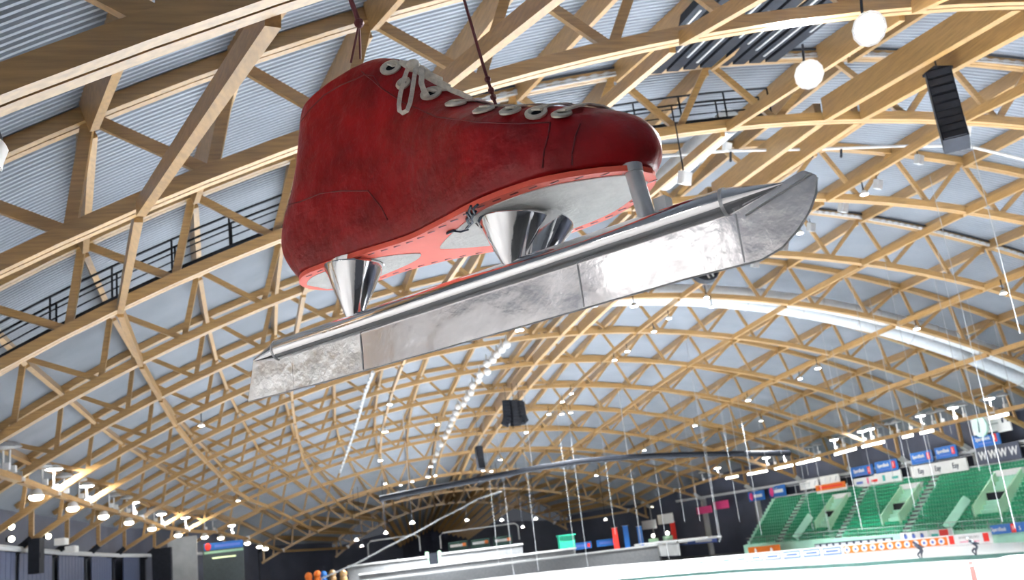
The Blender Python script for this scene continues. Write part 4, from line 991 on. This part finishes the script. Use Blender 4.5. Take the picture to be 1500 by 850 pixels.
# the lit roof lamps, and unseen ones added near the camera, light the ice
NEAR_FILL = [(-14, 14), (-5, 15), (5, 15), (15, 15), (25, 15)]
for k, (x, y) in enumerate(NEAR_FILL):
    p = Vector((x, y, zlow(y, x)-.6)); HIGH.append(p)
    floodlight('added unseen high-bay lamp above the nearest bay, %s from the left' % nth(k), p, .32, 'glow', 0, (0, .85, -1), 'added high-bay lamps of the nearest bay')
for k, p in enumerate(HIGH):
    l = bpy.data.lights.new('high_bay', 'SPOT'); l.energy = 17500 if k < len(HIGH)-5 else 75000; l.spot_size = 1.7; l.spot_blend = .4; l.shadow_soft_size = .3; l.color = (.95, .98, 1)
    o = bpy.data.objects.new('high_bay', l); COL.objects.link(o); o.location = p-Vector((0, 0, .12))
    if k >= len(HIGH)-5: o.rotation_euler = Vector((0, .85, -1)).to_track_quat('-Z', 'Y').to_euler()
for k, (x, y) in enumerate(((-24.5, 3), (-26.5, 11), (-30, 20))):  # unseen lamps added to brighten the wall that the blade mirrors
    p = Vector((x, y, zlow(y, x)-.5)); l = bpy.data.lights.new('wall_fill_lamp', 'SPOT'); l.energy = 1050; l.spot_size = 2.0; l.spot_blend = .5; l.shadow_soft_size = .3
    o = bpy.data.objects.new('wall_fill_lamp', l); COL.objects.link(o); o.location = p-Vector((0, 0, .1)); o.rotation_euler = Vector((-.9, -.1, -.9)).to_track_quat('-Z', 'Y').to_euler()
    floodlight('added unseen lamp brightening the near left wall, %s from the camera' % nth(k), p, .25, 'glow', 0, (-.9, -.1, -.9), 'lamps added at the near left wall')
for k, (px, py) in enumerate(((920, 385), (1018, 360))):  # unseen floodlights added on mirror rays to put glints on the blade
    d = lray(px, py); tt = (-.012-CL.y)/d.y; q = CL+d*tt; r = Vector((d.x, -d.y, d.z)); qw = P0+RS @ q; rw = RS @ r
    tt = 0.
    while tt < 30 and (qw+rw*tt).x > -46.0*hullw((qw+rw*tt).y): tt += .05
    p = qw+rw*tt; f = Vector((1, .1, -.15)).normalized()
    t = thing('glint_floodlight', 'added unseen floodlight mirrored as a glint in the blade, %s of two' % ['nearer', 'farther'][k], 'floodlight', p, 'added floodlights mirrored in the blade')
    m = MB(); m.lathe(p-f*.35, f, [(0, .12), (.1, .26), (.3, .34), (.35, .34), (.35, .3)], 16); part('housing', m, 'steel', t, True)
    m = MB(); m.lathe(p, f, [(0, .05), (0, .3), (.03, .28), (.04, .05)], 16); part('lens', m, 'soft', t)
    m = MB(); m.tube([p-f*.35, p-f*1.2], .05, 6); part('bracket', m, 'steel', t)
w = bpy.data.worlds.new('World'); sc.world = w; w.use_nodes = True
w.node_tree.nodes['Background'].inputs[0].default_value = (.80, .86, 1.0, 1); w.node_tree.nodes['Background'].inputs[1].default_value = .05

# ------------------------------------------------------------------ camera
cd = bpy.data.cameras.new('camera'); co = bpy.data.objects.new('camera', cd); COL.objects.link(co)
R = Matrix((RT, UP, -FW)).transposed().to_4x4(); co.matrix_world = Matrix.Translation(CAM) @ R
cd.sensor_width = 36; cd.lens = FPX/1500*36; cd.clip_end = 600; cd.clip_start = .1
cd.dof.use_dof = True; cd.dof.focus_distance = 11.0; cd.dof.aperture_fstop = 1.4
sc.camera = co
vs = sc.view_settings; vs.view_transform = 'Standard'; vs.look = 'None'; vs.gamma = 1; vs.use_curve_mapping = False; vs.exposure = 0.72
sc.cycles.max_bounces = 8; sc.cycles.diffuse_bounces = 5; sc.cycles.glossy_bounces = 4; sc.cycles.sample_clamp_indirect = 6
